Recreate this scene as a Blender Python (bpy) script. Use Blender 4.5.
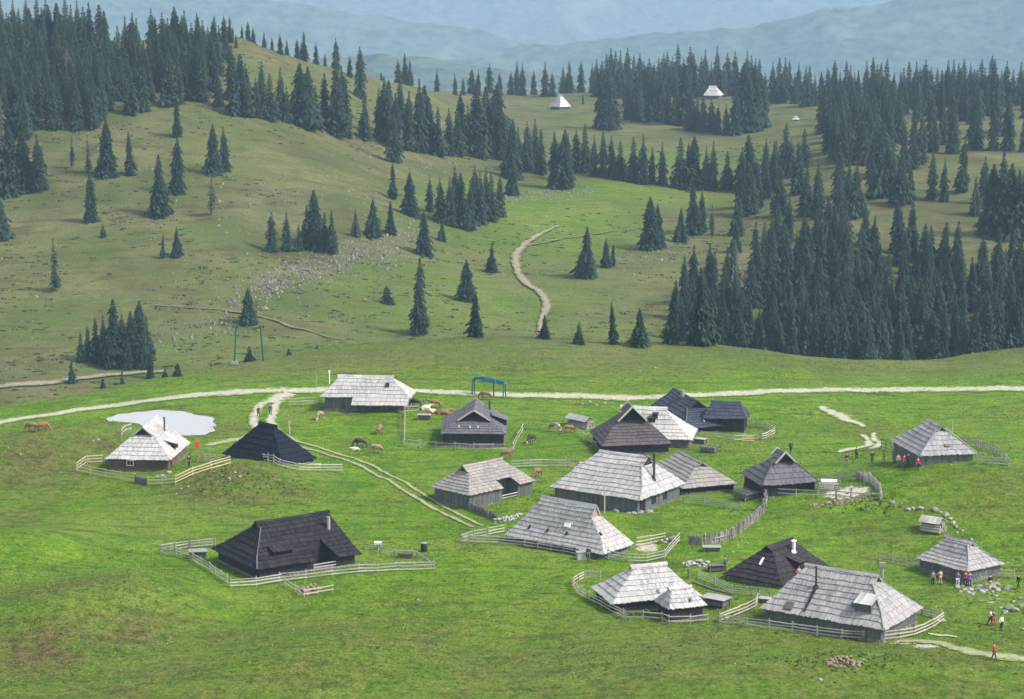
import math, random
import numpy as np

# ---------------------------------------------------------------- camera constants and terrain shape
F = 2310.0
W, HH = 1024, 699
CAMZ = 69.0
TILT = math.atan(386.5 / F)
CT, ST = math.cos(TILT), math.sin(TILT)


def tdep(py):
    return math.tan(TILT + math.atan((py - 349.5) / F))


def ray(px, py):
    x = (px - 512) / F
    y = -(py - 349.5) / F
    return np.array([x, CT + y * ST, -ST + y * CT])


def project(p):
    x, y, z = p[0], p[1], p[2] - CAMZ
    dep = y * CT - z * ST
    up = y * ST + z * CT
    return 512 + F * x / dep, 349.5 - F * up / dep


# visible ground knots: for each picture column the picture row and the horizontal distance in metres
FRONT_ROWS = [699, 620, 540, 470, 430]


def flat_d(py):
    return CAMZ / tdep(py)


# column: (row, dist) of the near crest, then first visible row behind it and the rows above
COLS = {
    -260: [(430, 362), [(420, 480), (350, 550), (270, 610), (190, 680), (105, 750), (55, 830), (15, 900)]],
    0:    [(407, 375), [(400, 500), (335, 560), (255, 620), (175, 690), (98, 760), (52, 835), (20, 900)]],
    120:  [(388, 382), [(384, 515), (325, 565), (245, 625), (170, 690), (104, 755), (68, 820), (42, 870)]],
    190:  [(373, 389), [(370, 525), (315, 572), (243, 628), (175, 690), (110, 750), (68, 815), (38, 868)]],
    236:  [(363, 395), [(360, 532), (308, 578), (240, 630), (178, 690), (116, 748), (68, 812), (35, 872)]],
    265:  [(358, 397), [(355, 538), (303, 581), (240, 634), (181, 690), (125, 745), (80, 805), (45, 864)]],
    350:  [(348, 402), [(344, 550), (300, 590), (240, 640), (190, 695), (145, 760), (105, 830), (74, 900)]],
    500:  [(339, 408), [(336, 570), (285, 618), (225, 690), (182, 765), (152, 840), (120, 980), (95, 1150)]],
    600:  [(343, 407), [(339, 570), (285, 620), (232, 690), (186, 765), (152, 860), (118, 1010), (92, 1170)]],
    720:  [(347, 405), [(343, 570), (285, 622), (238, 690), (190, 770), (150, 880), (113, 1030), (90, 1170)]],
    860:  [(363, 400), [(356, 560), (290, 620), (215, 700), (165, 780), (130, 880), (108, 1010), (92, 1150)]],
    930:  [(362, 402), [(356, 560), (290, 620), (212, 700), (162, 780), (130, 880), (106, 1010), (92, 1150)]],
    1024: [(351, 408), [(346, 560), (288, 620), (210, 700), (160, 780), (128, 880), (104, 1010), (90, 1150)]],
    1290: [(340, 415), [(336, 560), (280, 620), (205, 700), (155, 780), (125, 880), (102, 1010), (88, 1150)]],
}
_cx = sorted(COLS)
_K = []
for c in _cx:
    crest, rear = COLS[c]
    kn = [(-60.0, 62.0), (0.0, 50.0), (60.0, 26.0), (120.0, 9.0), (165.0, 1.5)]
    for r in FRONT_ROWS:
        kn.append((flat_d(r), 0.0))
    road = 355.0 if c > 120 else 352.0
    cd = crest[1]
    cz = CAMZ - cd * tdep(crest[0])
    kn.append((cd - 22, cz * 0.72))
    kn.append((cd, cz))
    kn.append((cd + 28, cz - 7))
    kn.append((cd + 70, min(cz - 21, CAMZ - rear[0][1] * tdep(rear[0][0]) + 1.0)))
    for (r, d) in rear:
        kn.append((d, CAMZ - d * tdep(r)))
    ld, lz = kn[-1]
    kn += [(ld + 60, lz - 7), (ld + 260, lz - 80), (2100, -300.0), (4500, -560.0), (7000, -600.0), (7700, -560.0), (8700, -170.0), (9700, 260.0), (9900, 290.0)]
    _K.append(kn)
_K = np.array(_K)                       # columns, knots, (d, z)
_CU = (np.array(_cx, float) - 512) / F


def _catmull(u, arr):
    """interpolate arr (n, ...) across the columns smoothly"""
    u = np.clip(u, _CU[0], _CU[-1])
    i = np.clip(np.searchsorted(_CU, u) - 1, 0, len(_CU) - 2)
    t = (u - _CU[i]) / (_CU[i + 1] - _CU[i])
    h = (_CU[i + 1] - _CU[i])
    sl = np.gradient(arr, _CU, axis=0)
    sh = [slice(None)] + [None] * (arr.ndim - 1)
    sh = tuple(sh)
    t = t[sh]; h = h[sh]
    t2, t3 = t * t, t * t * t
    return (2 * t3 - 3 * t2 + 1) * arr[i] + (t3 - 2 * t2 + t) * h * sl[i] + (-2 * t3 + 3 * t2) * arr[i + 1] + (t3 - t2) * h * sl[i + 1]


def _hash(ix, iy, s):
    n = (ix.astype(np.int64) * 374761393 + iy.astype(np.int64) * 668265263 + s * 1442695041) & 0x7fffffff
    n = ((n ^ (n >> 13)) * 1274126177) & 0x7fffffff
    n = n ^ (n >> 16)
    return (n & 0xffff) / 65535.0 * 2 - 1


def vnoise(x, y, s=0):
    fx, fy = np.floor(x), np.floor(y)
    tx, ty = x - fx, y - fy
    tx = tx * tx * tx * (tx * (tx * 6 - 15) + 10); ty = ty * ty * ty * (ty * (ty * 6 - 15) + 10)
    ix, iy = fx.astype(np.int64), fy.astype(np.int64)
    a = _hash(ix, iy, s); b = _hash(ix + 1, iy, s); c = _hash(ix, iy + 1, s); d = _hash(ix + 1, iy + 1, s)
    return (a * (1 - tx) + b * tx) * (1 - ty) + (c * (1 - tx) + d * tx) * ty


def fbm(x, y, s=0, o=4):
    r = 0; a = 1.0
    for k in range(o):
        r = r + a * vnoise(x + 13.7 * k, y - 7.3 * k, s + k)
        a *= 0.5; x = x * 2.03; y = y * 2.03
    return r / 1.9


def sstep(x, a, b):
    t = np.clip((x - a) / (b - a), 0, 1)
    return t * t * (3 - 2 * t)


# local relief: (px, py, radius m, height m); negative digs
BUMPS = [(228, 478, 9, 1.6), (262, 486, 9, 1.2), (40, 450, 12, 2.4), (95, 446, 8, 1.3), (990, 500, 20, 1.6), (1040, 515, 26, 2.4),
         (950, 492, 12, 1.0), (1020, 478, 16, 1.0), (60, 622, 10, 2.8), (150, 596, 8, 2.0), (300, 662, 12, 1.8), (20, 560, 11, 3.2), (-5, 470, 10, 1.6), (700, 690, 12, 1.4), (900, 690, 10, 1.2), (215, 640, 9, -0.9), (110, 560, 9, -0.8), (500, 640, 9, -0.6),
         (860, 668, 6, 0.7), (980, 672, 8, 0.8), (760, 672, 8, 0.5), (420, 600, 12, 0.5), (640, 660, 10, 0.5), (163, 423, 13, -0.5),
         (395, 490, 7, 0.6), (860, 520, 12, 0.8), (105, 425, 5, 0.5)]
_BW = []
for (bx, by, br, bh) in BUMPS:
    d = flat_d(by)
    p = ray(bx, by); t = d / p[1]
    _BW.append((p[0] * t, d, br, bh))


def H(X, Y):
    X = np.atleast_1d(np.asarray(X, float)); Y = np.atleast_1d(np.asarray(Y, float))
    u = X / np.maximum(Y, 80.0) * 1.0
    kk = _catmull(u.ravel(), _K)
    yy = Y.ravel()
    D, Z = kk[:, :, 0], kk[:, :, 1]
    n = D.shape[1]
    i = np.clip((D <= yy[:, None]).sum(1) - 1, 0, n - 2)
    h = np.diff(D, axis=1); dl = np.diff(Z, axis=1) / h
    m = np.zeros_like(Z)
    w1 = 2 * h[:, 1:] + h[:, :-1]; w2 = h[:, 1:] + 2 * h[:, :-1]
    same = dl[:, 1:] * dl[:, :-1] > 0
    with np.errstate(divide='ignore', invalid='ignore'):
        hm = (w1 + w2) / (w1 / dl[:, :-1] + w2 / dl[:, 1:])
    m[:, 1:-1] = np.where(same, hm, 0)
    m[:, 0] = dl[:, 0]; m[:, -1] = dl[:, -1]
    r = np.arange(len(yy))
    d0, z0, hh, m0, m1, z1 = D[r, i], Z[r, i], h[r, i], m[r, i], m[r, i + 1], Z[r, i + 1]
    t = np.clip((yy - d0) / hh, 0, 1)
    t2, t3 = t * t, t * t * t
    z = (2 * t3 - 3 * t2 + 1) * z0 + (t3 - 2 * t2 + t) * hh * m0 + (-2 * t3 + 3 * t2) * z1 + (t3 - t2) * hh * m1
    z = z.reshape(X.shape)
    # small relief; the cattle steps on the right hand bank
    st = np.exp(-(((X - 54) / 14) ** 2 + ((Y - 280) / 20) ** 2))
    z = z + st * 0.22 * np.sin(Y * 1.9 + 2.4 * vnoise(X / 7, Y / 7, 15) + X * .15)
    near = 1 - sstep(Y, 415, 470)
    rear = sstep(Y, 440, 520) * (1 - sstep(Y, 1250, 1500))
    far = sstep(Y, 1400, 2300)
    z = z + near * (0.42 * fbm(X / 15, Y / 15, 3, 3) + 0.09 * vnoise(X / 4.1, Y / 4.1, 8) + 0.05 * vnoise(X / 1.9, Y / 1.9, 9))
    z = z + rear * (1.7 * fbm(X / 42, Y / 42, 21, 4) + 0.35 * vnoise(X / 7, Y / 7, 23))
    if np.any(far > 0):
        z = z + far * (110 * fbm(X / 1300, Y / 1300, 31, 4) - 120 * np.abs(fbm(X / 520, Y / 800, 41, 4)) + 8 * vnoise(X / 34, Y / 34, 43))
    if np.any(Y > 2500):            # two wooded spurs in front of the far mountain
        xc = 512 + F * X / np.maximum(Y, 1.0)
        wob = fbm(X / 240, Y * 0 + 3.3, 61, 4)
        wob2 = 26 * fbm(X / 260, Y / 260, 63, 4)
        s1 = CAMZ - 5500 * (-22 + (1024 - xc) * 0.145 + 9 * wob + 37) / F - np.abs(Y - 5500) * 0.42 + wob2
        s2 = CAMZ - 6300 * (-34 + (xc - 40) * 0.15 + 8 * wob + 37) / F - np.abs(Y - 6300) * 0.42 + wob2
        s3 = CAMZ - 3900 * (58 + np.abs(xc - 380) * 0.10 + 7 * wob + 37) / F - np.abs(Y - 3900) * 0.4 + wob2
        sp = np.maximum(np.maximum(s1, s2), s3)
        z = np.where(Y > 2500, np.maximum(z, sp), z)
    for (bx, by, br, bh) in _BW:
        q = ((X - bx) ** 2 + (Y - by) ** 2) / (br * br)
        z = z + bh * np.exp(-q)
    return z


def H1(x, y):
    return float(H(np.array([x]), np.array([y]))[0])


_YS = np.concatenate([np.arange(190, 450, 0.5), np.arange(450, 1400, 1.5)])


def hit(px, py):
    """the point of the ground seen at a picture position"""
    d = ray(px, py)
    t = _YS / d[1]
    zr = CAMZ + d[2] * t
    g = H(d[0] * t, _YS) - zr
    k = np.argmax(g > 0)
    if not (g > 0).any():
        k = int(np.argmax(g)); return np.array([d[0] * t[k], _YS[k], H1(d[0] * t[k], _YS[k])])
    if k == 0: k = 1
    a = g[k - 1] / (g[k - 1] - g[k])
    tt = t[k - 1] + (t[k] - t[k - 1]) * a
    x, y = d[0] * tt, d[1] * tt
    return np.array([x, y, H1(x, y)])
import bpy, bmesh
from mathutils import Vector, Matrix

for o in list(bpy.data.objects):
    bpy.data.objects.remove(o)
SC = bpy.context.scene
COL = SC.collection

# ---------------------------------------------------------------- camera
cam = bpy.data.cameras.new('camera')
cam.sensor_width = 36.0
cam.lens = F / 1024 * 36.0
cam.clip_start = 1.0
cam.clip_end = 30000
camo = bpy.data.objects.new('camera', cam)
camo.location = (0, 0, CAMZ)
camo.rotation_euler = (math.pi / 2 - TILT, 0, 0)
COL.objects.link(camo)
SC.camera = camo

# ---------------------------------------------------------------- sky, sun, exposure
SUN_EL, SUN_AZ = math.radians(46), math.radians(108)      # azimuth clockwise from the view direction (+Y)
wd = bpy.data.worlds.new('World')
SC.world = wd
wd.use_nodes = True
nt = wd.node_tree
nt.nodes.clear()
sky = nt.nodes.new('ShaderNodeTexSky')
sky.sky_type = 'NISHITA'
sky.sun_disc = False
sky.sun_elevation = SUN_EL
sky.sun_rotation = SUN_AZ
sky.altitude = 1500
sky.dust_density = 3.0
sky.air_density = 1.2
bg = nt.nodes.new('ShaderNodeBackground')
bg.inputs[1].default_value = 0.145
wo = nt.nodes.new('ShaderNodeOutputWorld')
hs_ = nt.nodes.new('ShaderNodeHueSaturation')       # thin cloud veil: a paler sky
hs_.inputs['Saturation'].default_value = 0.42
nt.links.new(sky.outputs[0], hs_.inputs['Color'])
nt.links.new(hs_.outputs[0], bg.inputs[0])
nt.links.new(bg.outputs[0], wo.inputs[0])
sl = bpy.data.lights.new('sun', 'SUN')
sl.energy = 3.0
sl.angle = math.radians(14)
sl.color = (1.0, 0.95, 0.88)
so = bpy.data.objects.new('sun', sl)
sdir = Vector((math.sin(SUN_AZ) * math.cos(SUN_EL), math.cos(SUN_AZ) * math.cos(SUN_EL), math.sin(SUN_EL)))
so.rotation_euler = sdir.to_track_quat('Z', 'Y').to_euler()
so.location = (0, 0, 400)
COL.objects.link(so)
vs = SC.view_settings
vs.view_transform = 'Standard'
vs.look = 'None'
vs.exposure = 1.05
vs.gamma = 1.0
vs.use_curve_mapping = False
SC.cycles.volume_bounces = 2
SC.cycles.max_bounces = 4
SC.cycles.diffuse_bounces = 2
SC.cycles.use_denoising = True

RND = random.Random(7)
NPR = np.random.RandomState(5)

# ---------------------------------------------------------------- helpers


class MB:
    def __init__(self):
        self.v = []; self.f = []; self.t = []

    def add(self, vs_, fs, tint=None):
        n = len(self.v)
        self.v.extend([tuple(map(float, p)) for p in vs_])
        tt = RND.random() if tint is None else tint
        for f in fs:
            self.f.append(tuple(n + i for i in f)); self.t.append(tt)

    def box(self, c, s, rz=0.0, tint=None, top=1.0):
        hx, hy, hz = s[0] / 2, s[1] / 2, s[2] / 2
        cs, sn = math.cos(rz), math.sin(rz)
        P = []
        for z in (-1, 1):
            k = top if z > 0 else 1.0
            for x, y in ((-1, -1), (1, -1), (1, 1), (-1, 1)):
                a, b = x * hx * k, y * hy * k
                P.append((c[0] + a * cs - b * sn, c[1] + a * sn + b * cs, c[2] + z * hz))
        self.add(P, [(0, 3, 2, 1), (4, 5, 6, 7), (0, 1, 5, 4), (1, 2, 6, 5), (2, 3, 7, 6), (3, 0, 4, 7)], tint)

    def beam(self, p, q, w, h, tint=None, up=(0, 0, 1)):
        p = Vector(p); q = Vector(q)
        d = (q - p)
        if d.length < 1e-6: return
        d.normalize()
        u = Vector(up)
        s = d.cross(u)
        if s.length < 1e-3: s = d.cross(Vector((1, 0, 0)))
        s.normalize(); u = s.cross(d)
        P = []
        for e in (p, q):
            for a, b in ((-1, -1), (1, -1), (1, 1), (-1, 1)):
                P.append(e + s * (a * w / 2) + u * (b * h / 2))
        self.add(P, [(0, 1, 2, 3), (7, 6, 5, 4), (0, 4, 5, 1), (1, 5, 6, 2), (2, 6, 7, 3), (3, 7, 4, 0)], tint)

    def tube(self, pts, rad, n=8, tint=None, cap=True):
        pts = [Vector(p) for p in pts]
        if not isinstance(rad, (list, tuple)): rad = [rad] * len(pts)
        P = []; Fs = []
        for k, p in enumerate(pts):
            d = (pts[min(k + 1, len(pts) - 1)] - pts[max(k - 1, 0)]).normalized()
            a = d.cross(Vector((0.3, 0.2, 1))) if abs(d.z) < 0.9 else d.cross(Vector((1, 0, 0)))
            a.normalize(); b = d.cross(a)
            for j in range(n):
                g = 2 * math.pi * j / n
                P.append(p + (a * math.cos(g) + b * math.sin(g)) * rad[k])
        for k in range(len(pts) - 1):
            for j in range(n):
                Fs.append((k * n + j, k * n + (j + 1) % n, (k + 1) * n + (j + 1) % n, (k + 1) * n + j))
        if cap:
            Fs.append(tuple(range(n))); Fs.append(tuple(range((len(pts) - 1) * n, len(pts) * n)))
        self.add(P, Fs, tint)

    def rock(self, c, s, seed, rz=0.0):
        r = random.Random(seed)
        bm = bmesh.new()
        bmesh.ops.create_icosphere(bm, subdivisions=2, radius=1.0)
        pl = [(Vector((r.uniform(-1, 1), r.uniform(-1, 1), r.uniform(-.6, 1))).normalized(), r.uniform(.55, .85)) for _ in range(9)]
        cs, sn = math.cos(rz), math.sin(rz)
        P = []
        for v in bm.verts:
            p = v.co.copy()
            for nn, dd in pl:
                k = p.dot(nn)
                if k > dd: p -= nn * (k - dd)
            p *= 1 + r.uniform(-.04, .04)
            x, y, z = p.x * s[0], p.y * s[1], p.z * s[2]
            P.append((c[0] + x * cs - y * sn, c[1] + x * sn + y * cs, c[2] + z))
        Fs = [tuple(v.index for v in f.verts) for f in bm.faces]
        bm.free()
        self.add(P, Fs)

    def mesh(self, name, mat=None):
        me = bpy.data.meshes.new(name)
        me.from_pydata(self.v, [], self.f)
        at = me.attributes.new('tint', 'FLOAT', 'FACE')
        at.data.foreach_set('value', np.array(self.t, dtype=np.float32))
        if mat: me.materials.append(mat)
        me.update()
        return me

    def build(self, name, mat, parent=None, loc=None, rz=None, **kw):
        return link(name, self.mesh(name, mat), parent, loc, rz, **kw)


def link(name, me, parent=None, loc=None, rz=None, **kw):
    o = bpy.data.objects.new(name, me)
    COL.objects.link(o)
    if parent: o.parent = parent
    if loc is not None: o.location = loc
    if rz is not None: o.rotation_euler = (0, 0, rz)
    for k, v in kw.items():
        if v: o[k] = v
    return o


def thing(name, label, cat, loc=(0, 0, 0), rz=0.0, group=None):
    return link(name, None, None, loc, rz, label=label, category=cat, group=group)


def new_mat(name):
    m = bpy.data.materials.new(name)
    m.use_nodes = True
    nt = m.node_tree
    b = nt.nodes['Principled BSDF']
    return m, nt, b


def N(nt, t, **kw):
    n = nt.nodes.new(t)
    for k, v in kw.items(): setattr(n, k, v)
    return n


def mixc(nt, fac, a, b, mode='MIX'):
    n = nt.nodes.new('ShaderNodeMix'); n.data_type = 'RGBA'; n.blend_type = mode
    for s, v in ((n.inputs[0], fac), (n.inputs[6], a), (n.inputs[7], b)):
        if hasattr(v, 'links'): nt.links.new(v, s)
        elif isinstance(v, (int, float)): s.default_value = v
        else: s.default_value = (*v, 1)
    return n.outputs[2]


def mth(nt, op, a, b=None, c=None):
    n = nt.nodes.new('ShaderNodeMath'); n.operation = op
    for s, v in zip(n.inputs, (a, b, c)):
        if v is None: continue
        if hasattr(v, 'links'): nt.links.new(v, s)
        else: s.default_value = v
    return n.outputs[0]


def mapr(nt, v, a, b, c=0.0, d=1.0):
    n = nt.nodes.new('ShaderNodeMapRange'); n.clamp = True
    nt.links.new(v, n.inputs[0])
    for i, x in zip((1, 2, 3, 4), (a, b, c, d)): n.inputs[i].default_value = x
    return n.outputs[0]


def noise(nt, vec, scale, detail=4, rough=0.55, dist=0.0):
    n = nt.nodes.new('ShaderNodeTexNoise')
    n.inputs['Scale'].default_value = scale; n.inputs['Detail'].default_value = detail
    n.inputs['Roughness'].default_value = rough; n.inputs['Distortion'].default_value = dist
    if vec is not None: nt.links.new(vec, n.inputs['Vector'])
    return n.outputs[0]


def tinted(name, col, var=0.35, rough=0.85, grain=None, metal=0.0, spec=0.3, patch=None):
    """a weathered surface: base colour times a per-board tint and a noise"""
    m, nt, b = new_mat(name)
    at = N(nt, 'ShaderNodeAttribute', attribute_name='tint')
    tc = N(nt, 'ShaderNodeTexCoord')
    n1 = noise(nt, tc.outputs['Object'], 0.45, 5, 0.6)
    n2 = noise(nt, tc.outputs['Object'], grain or 5.0, 3, 0.6)
    k = mth(nt, 'MULTIPLY_ADD', at.outputs['Fac'], var, 1 - var / 2)
    k = mth(nt, 'MULTIPLY', k, mapr(nt, n1, 0.3, 0.7, 1 - var * .5, 1 + var * .5))
    k = mth(nt, 'MULTIPLY', k, mapr(nt, n2, 0.3, 0.7, 1 - var * .35, 1 + var * .35))
    c = nt.nodes.new('ShaderNodeVectorMath'); c.operation = 'SCALE'
    c.inputs[0].default_value = col
    nt.links.new(k, c.inputs['Scale'])
    outc = c.outputs[0]
    if patch:
        pn = noise(nt, tc.outputs['Object'], patch[1], 6, 0.65)
        outc = mixc(nt, mapr(nt, pn, patch[2], patch[2] + 0.1), outc, patch[0])
    nt.links.new(outc, b.inputs['Base Color'])
    b.inputs['Roughness'].default_value = rough
    b.inputs['Metallic'].default_value = metal
    b.inputs['Specular IOR Level'].default_value = spec
    return m


def world_of(px, py, up=0.0):
    p = hit(px, py); return (p[0], p[1], p[2] + up)


# ---------------------------------------------------------------- materials
def ground_material():
    m, nt, b = new_mat('alpine_grass')
    z = N(nt, 'ShaderNodeAttribute', attribute_name='zone')
    sp = N(nt, 'ShaderNodeSeparateColor'); nt.links.new(z.outputs['Color'], sp.inputs[0])
    z2 = N(nt, 'ShaderNodeAttribute', attribute_name='zone2')
    sp2 = N(nt, 'ShaderNodeSeparateColor'); nt.links.new(z2.outputs['Color'], sp2.inputs[0])
    geo = N(nt, 'ShaderNodeNewGeometry')
    P = geo.outputs['Position']
    big = noise(nt, P, 0.035, 5, 0.6)
    sv = N(nt, 'ShaderNodeVectorMath', operation='MULTIPLY'); nt.links.new(P, sv.inputs[0]); sv.inputs[1].default_value = (0.4, 1.6, 1)
    mid = noise(nt, P, 0.16, 5, 0.65, 0.6)
    sm = noise(nt, P, 0.9, 5, 0.7)
    fine = noise(nt, P, 3.2, 4, 0.75)
    lush = mixc(nt, mapr(nt, mid, 0.36, 0.64), (0.066, 0.158, 0.005), (0.132, 0.232, 0.009))
    lush = mixc(nt, mapr(nt, big, 0.46, 0.64, 0, 0.5), lush, (0.150, 0.185, 0.035))
    lush = mixc(nt, mapr(nt, sm, 0.52, 0.66, 0, 0.75), lush, (0.042, 0.082, 0.008))
    lush = mixc(nt, mapr(nt, sm, 0.34, 0.46, 0.6, 0), lush, (0.185, 0.225, 0.045))
    st = mapr(nt, noise(nt, sv.outputs[0], 0.35, 5, 0.65), 0.50, 0.64, 0, 0.7)
    lush = mixc(nt, st, lush, (0.045, 0.080, 0.010))
    dry = mixc(nt, mapr(nt, big, 0.35, 0.65), (0.070, 0.086, 0.025), (0.142, 0.136, 0.056))
    dry = mixc(nt, mapr(nt, mid, 0.45, 0.68, 0, 0.7), dry, (0.060, 0.090, 0.022))
    dry = mixc(nt, mapr(nt, sm, 0.56, 0.72, 0, 0.8), dry, (0.062, 0.070, 0.026))
    dry = mixc(nt, mapr(nt, sm, 0.24, 0.38, 0.6, 0), dry, (0.19, 0.17, 0.085))
    tr = mapr(nt, noise(nt, sv.outputs[0], 0.16, 6, 0.7), 0.50, 0.62, 0, 0.75)
    dry = mixc(nt, tr, dry, (0.075, 0.052, 0.026))
    c = mixc(nt, sp.outputs[0], dry, lush)
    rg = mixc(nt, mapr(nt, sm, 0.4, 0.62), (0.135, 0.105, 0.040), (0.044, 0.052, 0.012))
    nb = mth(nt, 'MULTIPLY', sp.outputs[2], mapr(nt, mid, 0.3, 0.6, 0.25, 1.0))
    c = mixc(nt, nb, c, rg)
    dirt = mixc(nt, mapr(nt, sm, 0.35, 0.65), (0.38, 0.33, 0.26), (0.56, 0.52, 0.45))
    dm = mth(nt, 'ADD', sp.outputs[1], mth(nt, 'MULTIPLY_ADD', sm, 0.9, -0.45))
    c = mixc(nt, mapr(nt, dm, 0.42, 0.58), c, dirt)
    fk = mapr(nt, fine, 0.36, 0.64, 0.62, 1.38)
    sc_ = nt.nodes.new('ShaderNodeVectorMath'); sc_.operation = 'SCALE'
    nt.links.new(c, sc_.inputs[0]); nt.links.new(fk, sc_.inputs['Scale'])
    c = sc_.outputs[0]
    # far mountains: forest with paler clearings and rock
    svm = N(nt, 'ShaderNodeVectorMath', operation='MULTIPLY'); nt.links.new(P, svm.inputs[0]); svm.inputs[1].default_value = (1.0, .7, .9)
    mn = noise(nt, svm.outputs[0], 0.0045, 10, 0.74, 0.4)
    mf = noise(nt, P, 0.03, 6, 0.75)
    mt = mixc(nt, mapr(nt, mf, 0.38, 0.6), (0.012, 0.030, 0.022), (0.080, 0.115, 0.070))
    mt = mixc(nt, mapr(nt, mn, 0.52, 0.66, 0, 0.6), mt, (0.16, 0.19, 0.12))
    c = mixc(nt, sp2.outputs[0], c, mt)
    fl = mixc(nt, mapr(nt, sm, 0.4, 0.6), (0.045, 0.040, 0.020), (0.07, 0.08, 0.03))
    c = mixc(nt, sp2.outputs[1], c, fl)
    nt.links.new(c, b.inputs['Base Color'])
    b.inputs['Roughness'].default_value = 0.95
    b.inputs['Specular IOR Level'].default_value = 0.1
    bp = N(nt, 'ShaderNodeBump')
    bp.inputs['Strength'].default_value = 0.9
    bp.inputs['Distance'].default_value = 0.5
    hs = mth(nt, 'MULTIPLY_ADD', sm, 1.0, mth(nt, 'MULTIPLY', fine, 0.5))
    nt.links.new(hs, bp.inputs['Height'])
    nt.links.new(bp.outputs[0], b.inputs['Normal'])
    return m


def gravel_material(name, a, c2, spot, worn=None):
    m, nt, b = new_mat(name)
    geo = N(nt, 'ShaderNodeNewGeometry')
    P = geo.outputs['Position']
    n1 = noise(nt, P, 0.8, 5, 0.7); n2 = noise(nt, P, 5.0, 4, 0.7); n3 = noise(nt, P, 0.35, 5, 0.7)
    c = mixc(nt, mapr(nt, n1, 0.35, 0.65), a, c2)
    c = mixc(nt, mapr(nt, n3, 0.62, 0.72, 0, 0.8), c, spot)
    c = mixc(nt, mapr(nt, n2, 0.3, 0.7, 0, 0.35), c, (0.25, 0.22, 0.17))
    if worn:            # grass creeping in from the sides
        at = N(nt, 'ShaderNodeAttribute', attribute_name='tint')
        n4 = noise(nt, P, 1.6, 5, 0.75)
        e = mth(nt, 'MULTIPLY_ADD', n4, 2.2, at.outputs['Fac'])
        g = mixc(nt, mapr(nt, n1, 0.4, 0.6), worn, tuple(q * 1.5 for q in worn))
        c = mixc(nt, mapr(nt, e, 1.38, 1.62), g, c)
    nt.links.new(c, b.inputs['Base Color'])
    b.inputs['Roughness'].default_value = 0.95
    b.inputs['Specular IOR Level'].default_value = 0.1
    return m


M_GROUND = ground_material()
M_ROAD = gravel_material('pale_gravel', (0.34, 0.31, 0.25), (0.45, 0.41, 0.34), (0.36, 0.33, 0.25), (0.085, 0.155, 0.012))
M_TRACK = gravel_material('worn_track', (0.24, 0.215, 0.14), (0.34, 0.305, 0.21), (0.14, 0.17, 0.05), (0.085, 0.150, 0.014))
M_FARTRACK = gravel_material('stony_track', (0.19, 0.16, 0.12), (0.27, 0.23, 0.175), (0.14, 0.14, 0.06), (0.085, 0.105, 0.030))
M_FAINT = gravel_material('faint_track', (0.13, 0.12, 0.065), (0.16, 0.145, 0.085), (0.10, 0.11, 0.04), (0.075, 0.090, 0.026))
M_RAIL = tinted('grey_rail_wood', (0.37, 0.35, 0.31), 0.5)
M_RAILNEW = tinted('fresh_rail_wood', (0.50, 0.42, 0.25), 0.35)
M_POST = tinted('post_wood', (0.26, 0.24, 0.21), 0.4)
M_DARKPOST = tinted('dark_post_wood', (0.13, 0.125, 0.12), 0.4)
M_WIRE = tinted('galvanised_wire', (0.35, 0.37, 0.37), 0.2, rough=0.5)
M_WALLG = tinted('grey_plank', (0.100, 0.102, 0.100), 0.5)
M_WALLD = tinted('dark_plank', (0.024, 0.023, 0.025), 0.5)
M_WALLB = tinted('brown_plank', (0.11, 0.07, 0.05), 0.5)
M_STONE = tinted('limestone', (0.25, 0.245, 0.23), 0.3, patch=((0.25, 0.26, 0.22), 1.5, 0.58))
M_STONEG = tinted('grey_stone', (0.30, 0.29, 0.28), 0.4)
M_FOOT = tinted('footing_stone', (0.15, 0.145, 0.135), 0.5)
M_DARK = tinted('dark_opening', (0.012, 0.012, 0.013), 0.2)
M_GLASS = tinted('window_glass', (0.02, 0.025, 0.03), 0.1, rough=0.12, spec=0.6)
M_PIPE = tinted('dark_stove_pipe', (0.05, 0.052, 0.055), 0.2, rough=0.5, metal=0.4)
M_WHITE = tinted('white_paint', (0.78, 0.78, 0.76), 0.12, rough=0.6)
M_LIGHTWOOD = tinted('pale_board', (0.44, 0.39, 0.31), 0.2)
M_ORANGE = tinted('fresh_brown_board', (0.33, 0.20, 0.11), 0.25)
M_TEAL = tinted('teal_steel', (0.02, 0.11, 0.13), 0.15, rough=0.5)
M_GREENST = tinted('green_steel', (0.01, 0.10, 0.06), 0.15, rough=0.5)
M_RED = tinted('red_paint', (0.55, 0.05, 0.03), 0.1, rough=0.6)
M_BARK = tinted('spruce_bark', (0.10, 0.080, 0.062), 0.3)
M_DIRT = gravel_material('brown_earth', (0.20, 0.13, 0.085), (0.28, 0.20, 0.14), (0.12, 0.12, 0.05))


def crown_mat(name, a, c2):
    m, nt, b = new_mat(name)
    at = N(nt, 'ShaderNodeAttribute', attribute_name='tint')
    oi = N(nt, 'ShaderNodeObjectInfo')
    k = mth(nt, 'MULTIPLY_ADD', at.outputs['Fac'], 0.6, mth(nt, 'MULTIPLY', oi.outputs['Random'], 0.4))
    c = mixc(nt, k, a, c2)
    nt.links.new(c, b.inputs['Base Color'])
    b.inputs['Roughness'].default_value = 0.8
    b.inputs['Specular IOR Level'].default_value = 0.15
    return m


M_SPRUCE = crown_mat('spruce_needles', (0.007, 0.021, 0.018), (0.031, 0.058, 0.037))
M_LARCH = crown_mat('pale_needles', (0.060, 0.070, 0.050), (0.095, 0.100, 0.070))
M_BUSH = crown_mat('bush_leaves', (0.03, 0.06, 0.02), (0.07, 0.11, 0.03))

# ---------------------------------------------------------------- ground sheet


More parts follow.
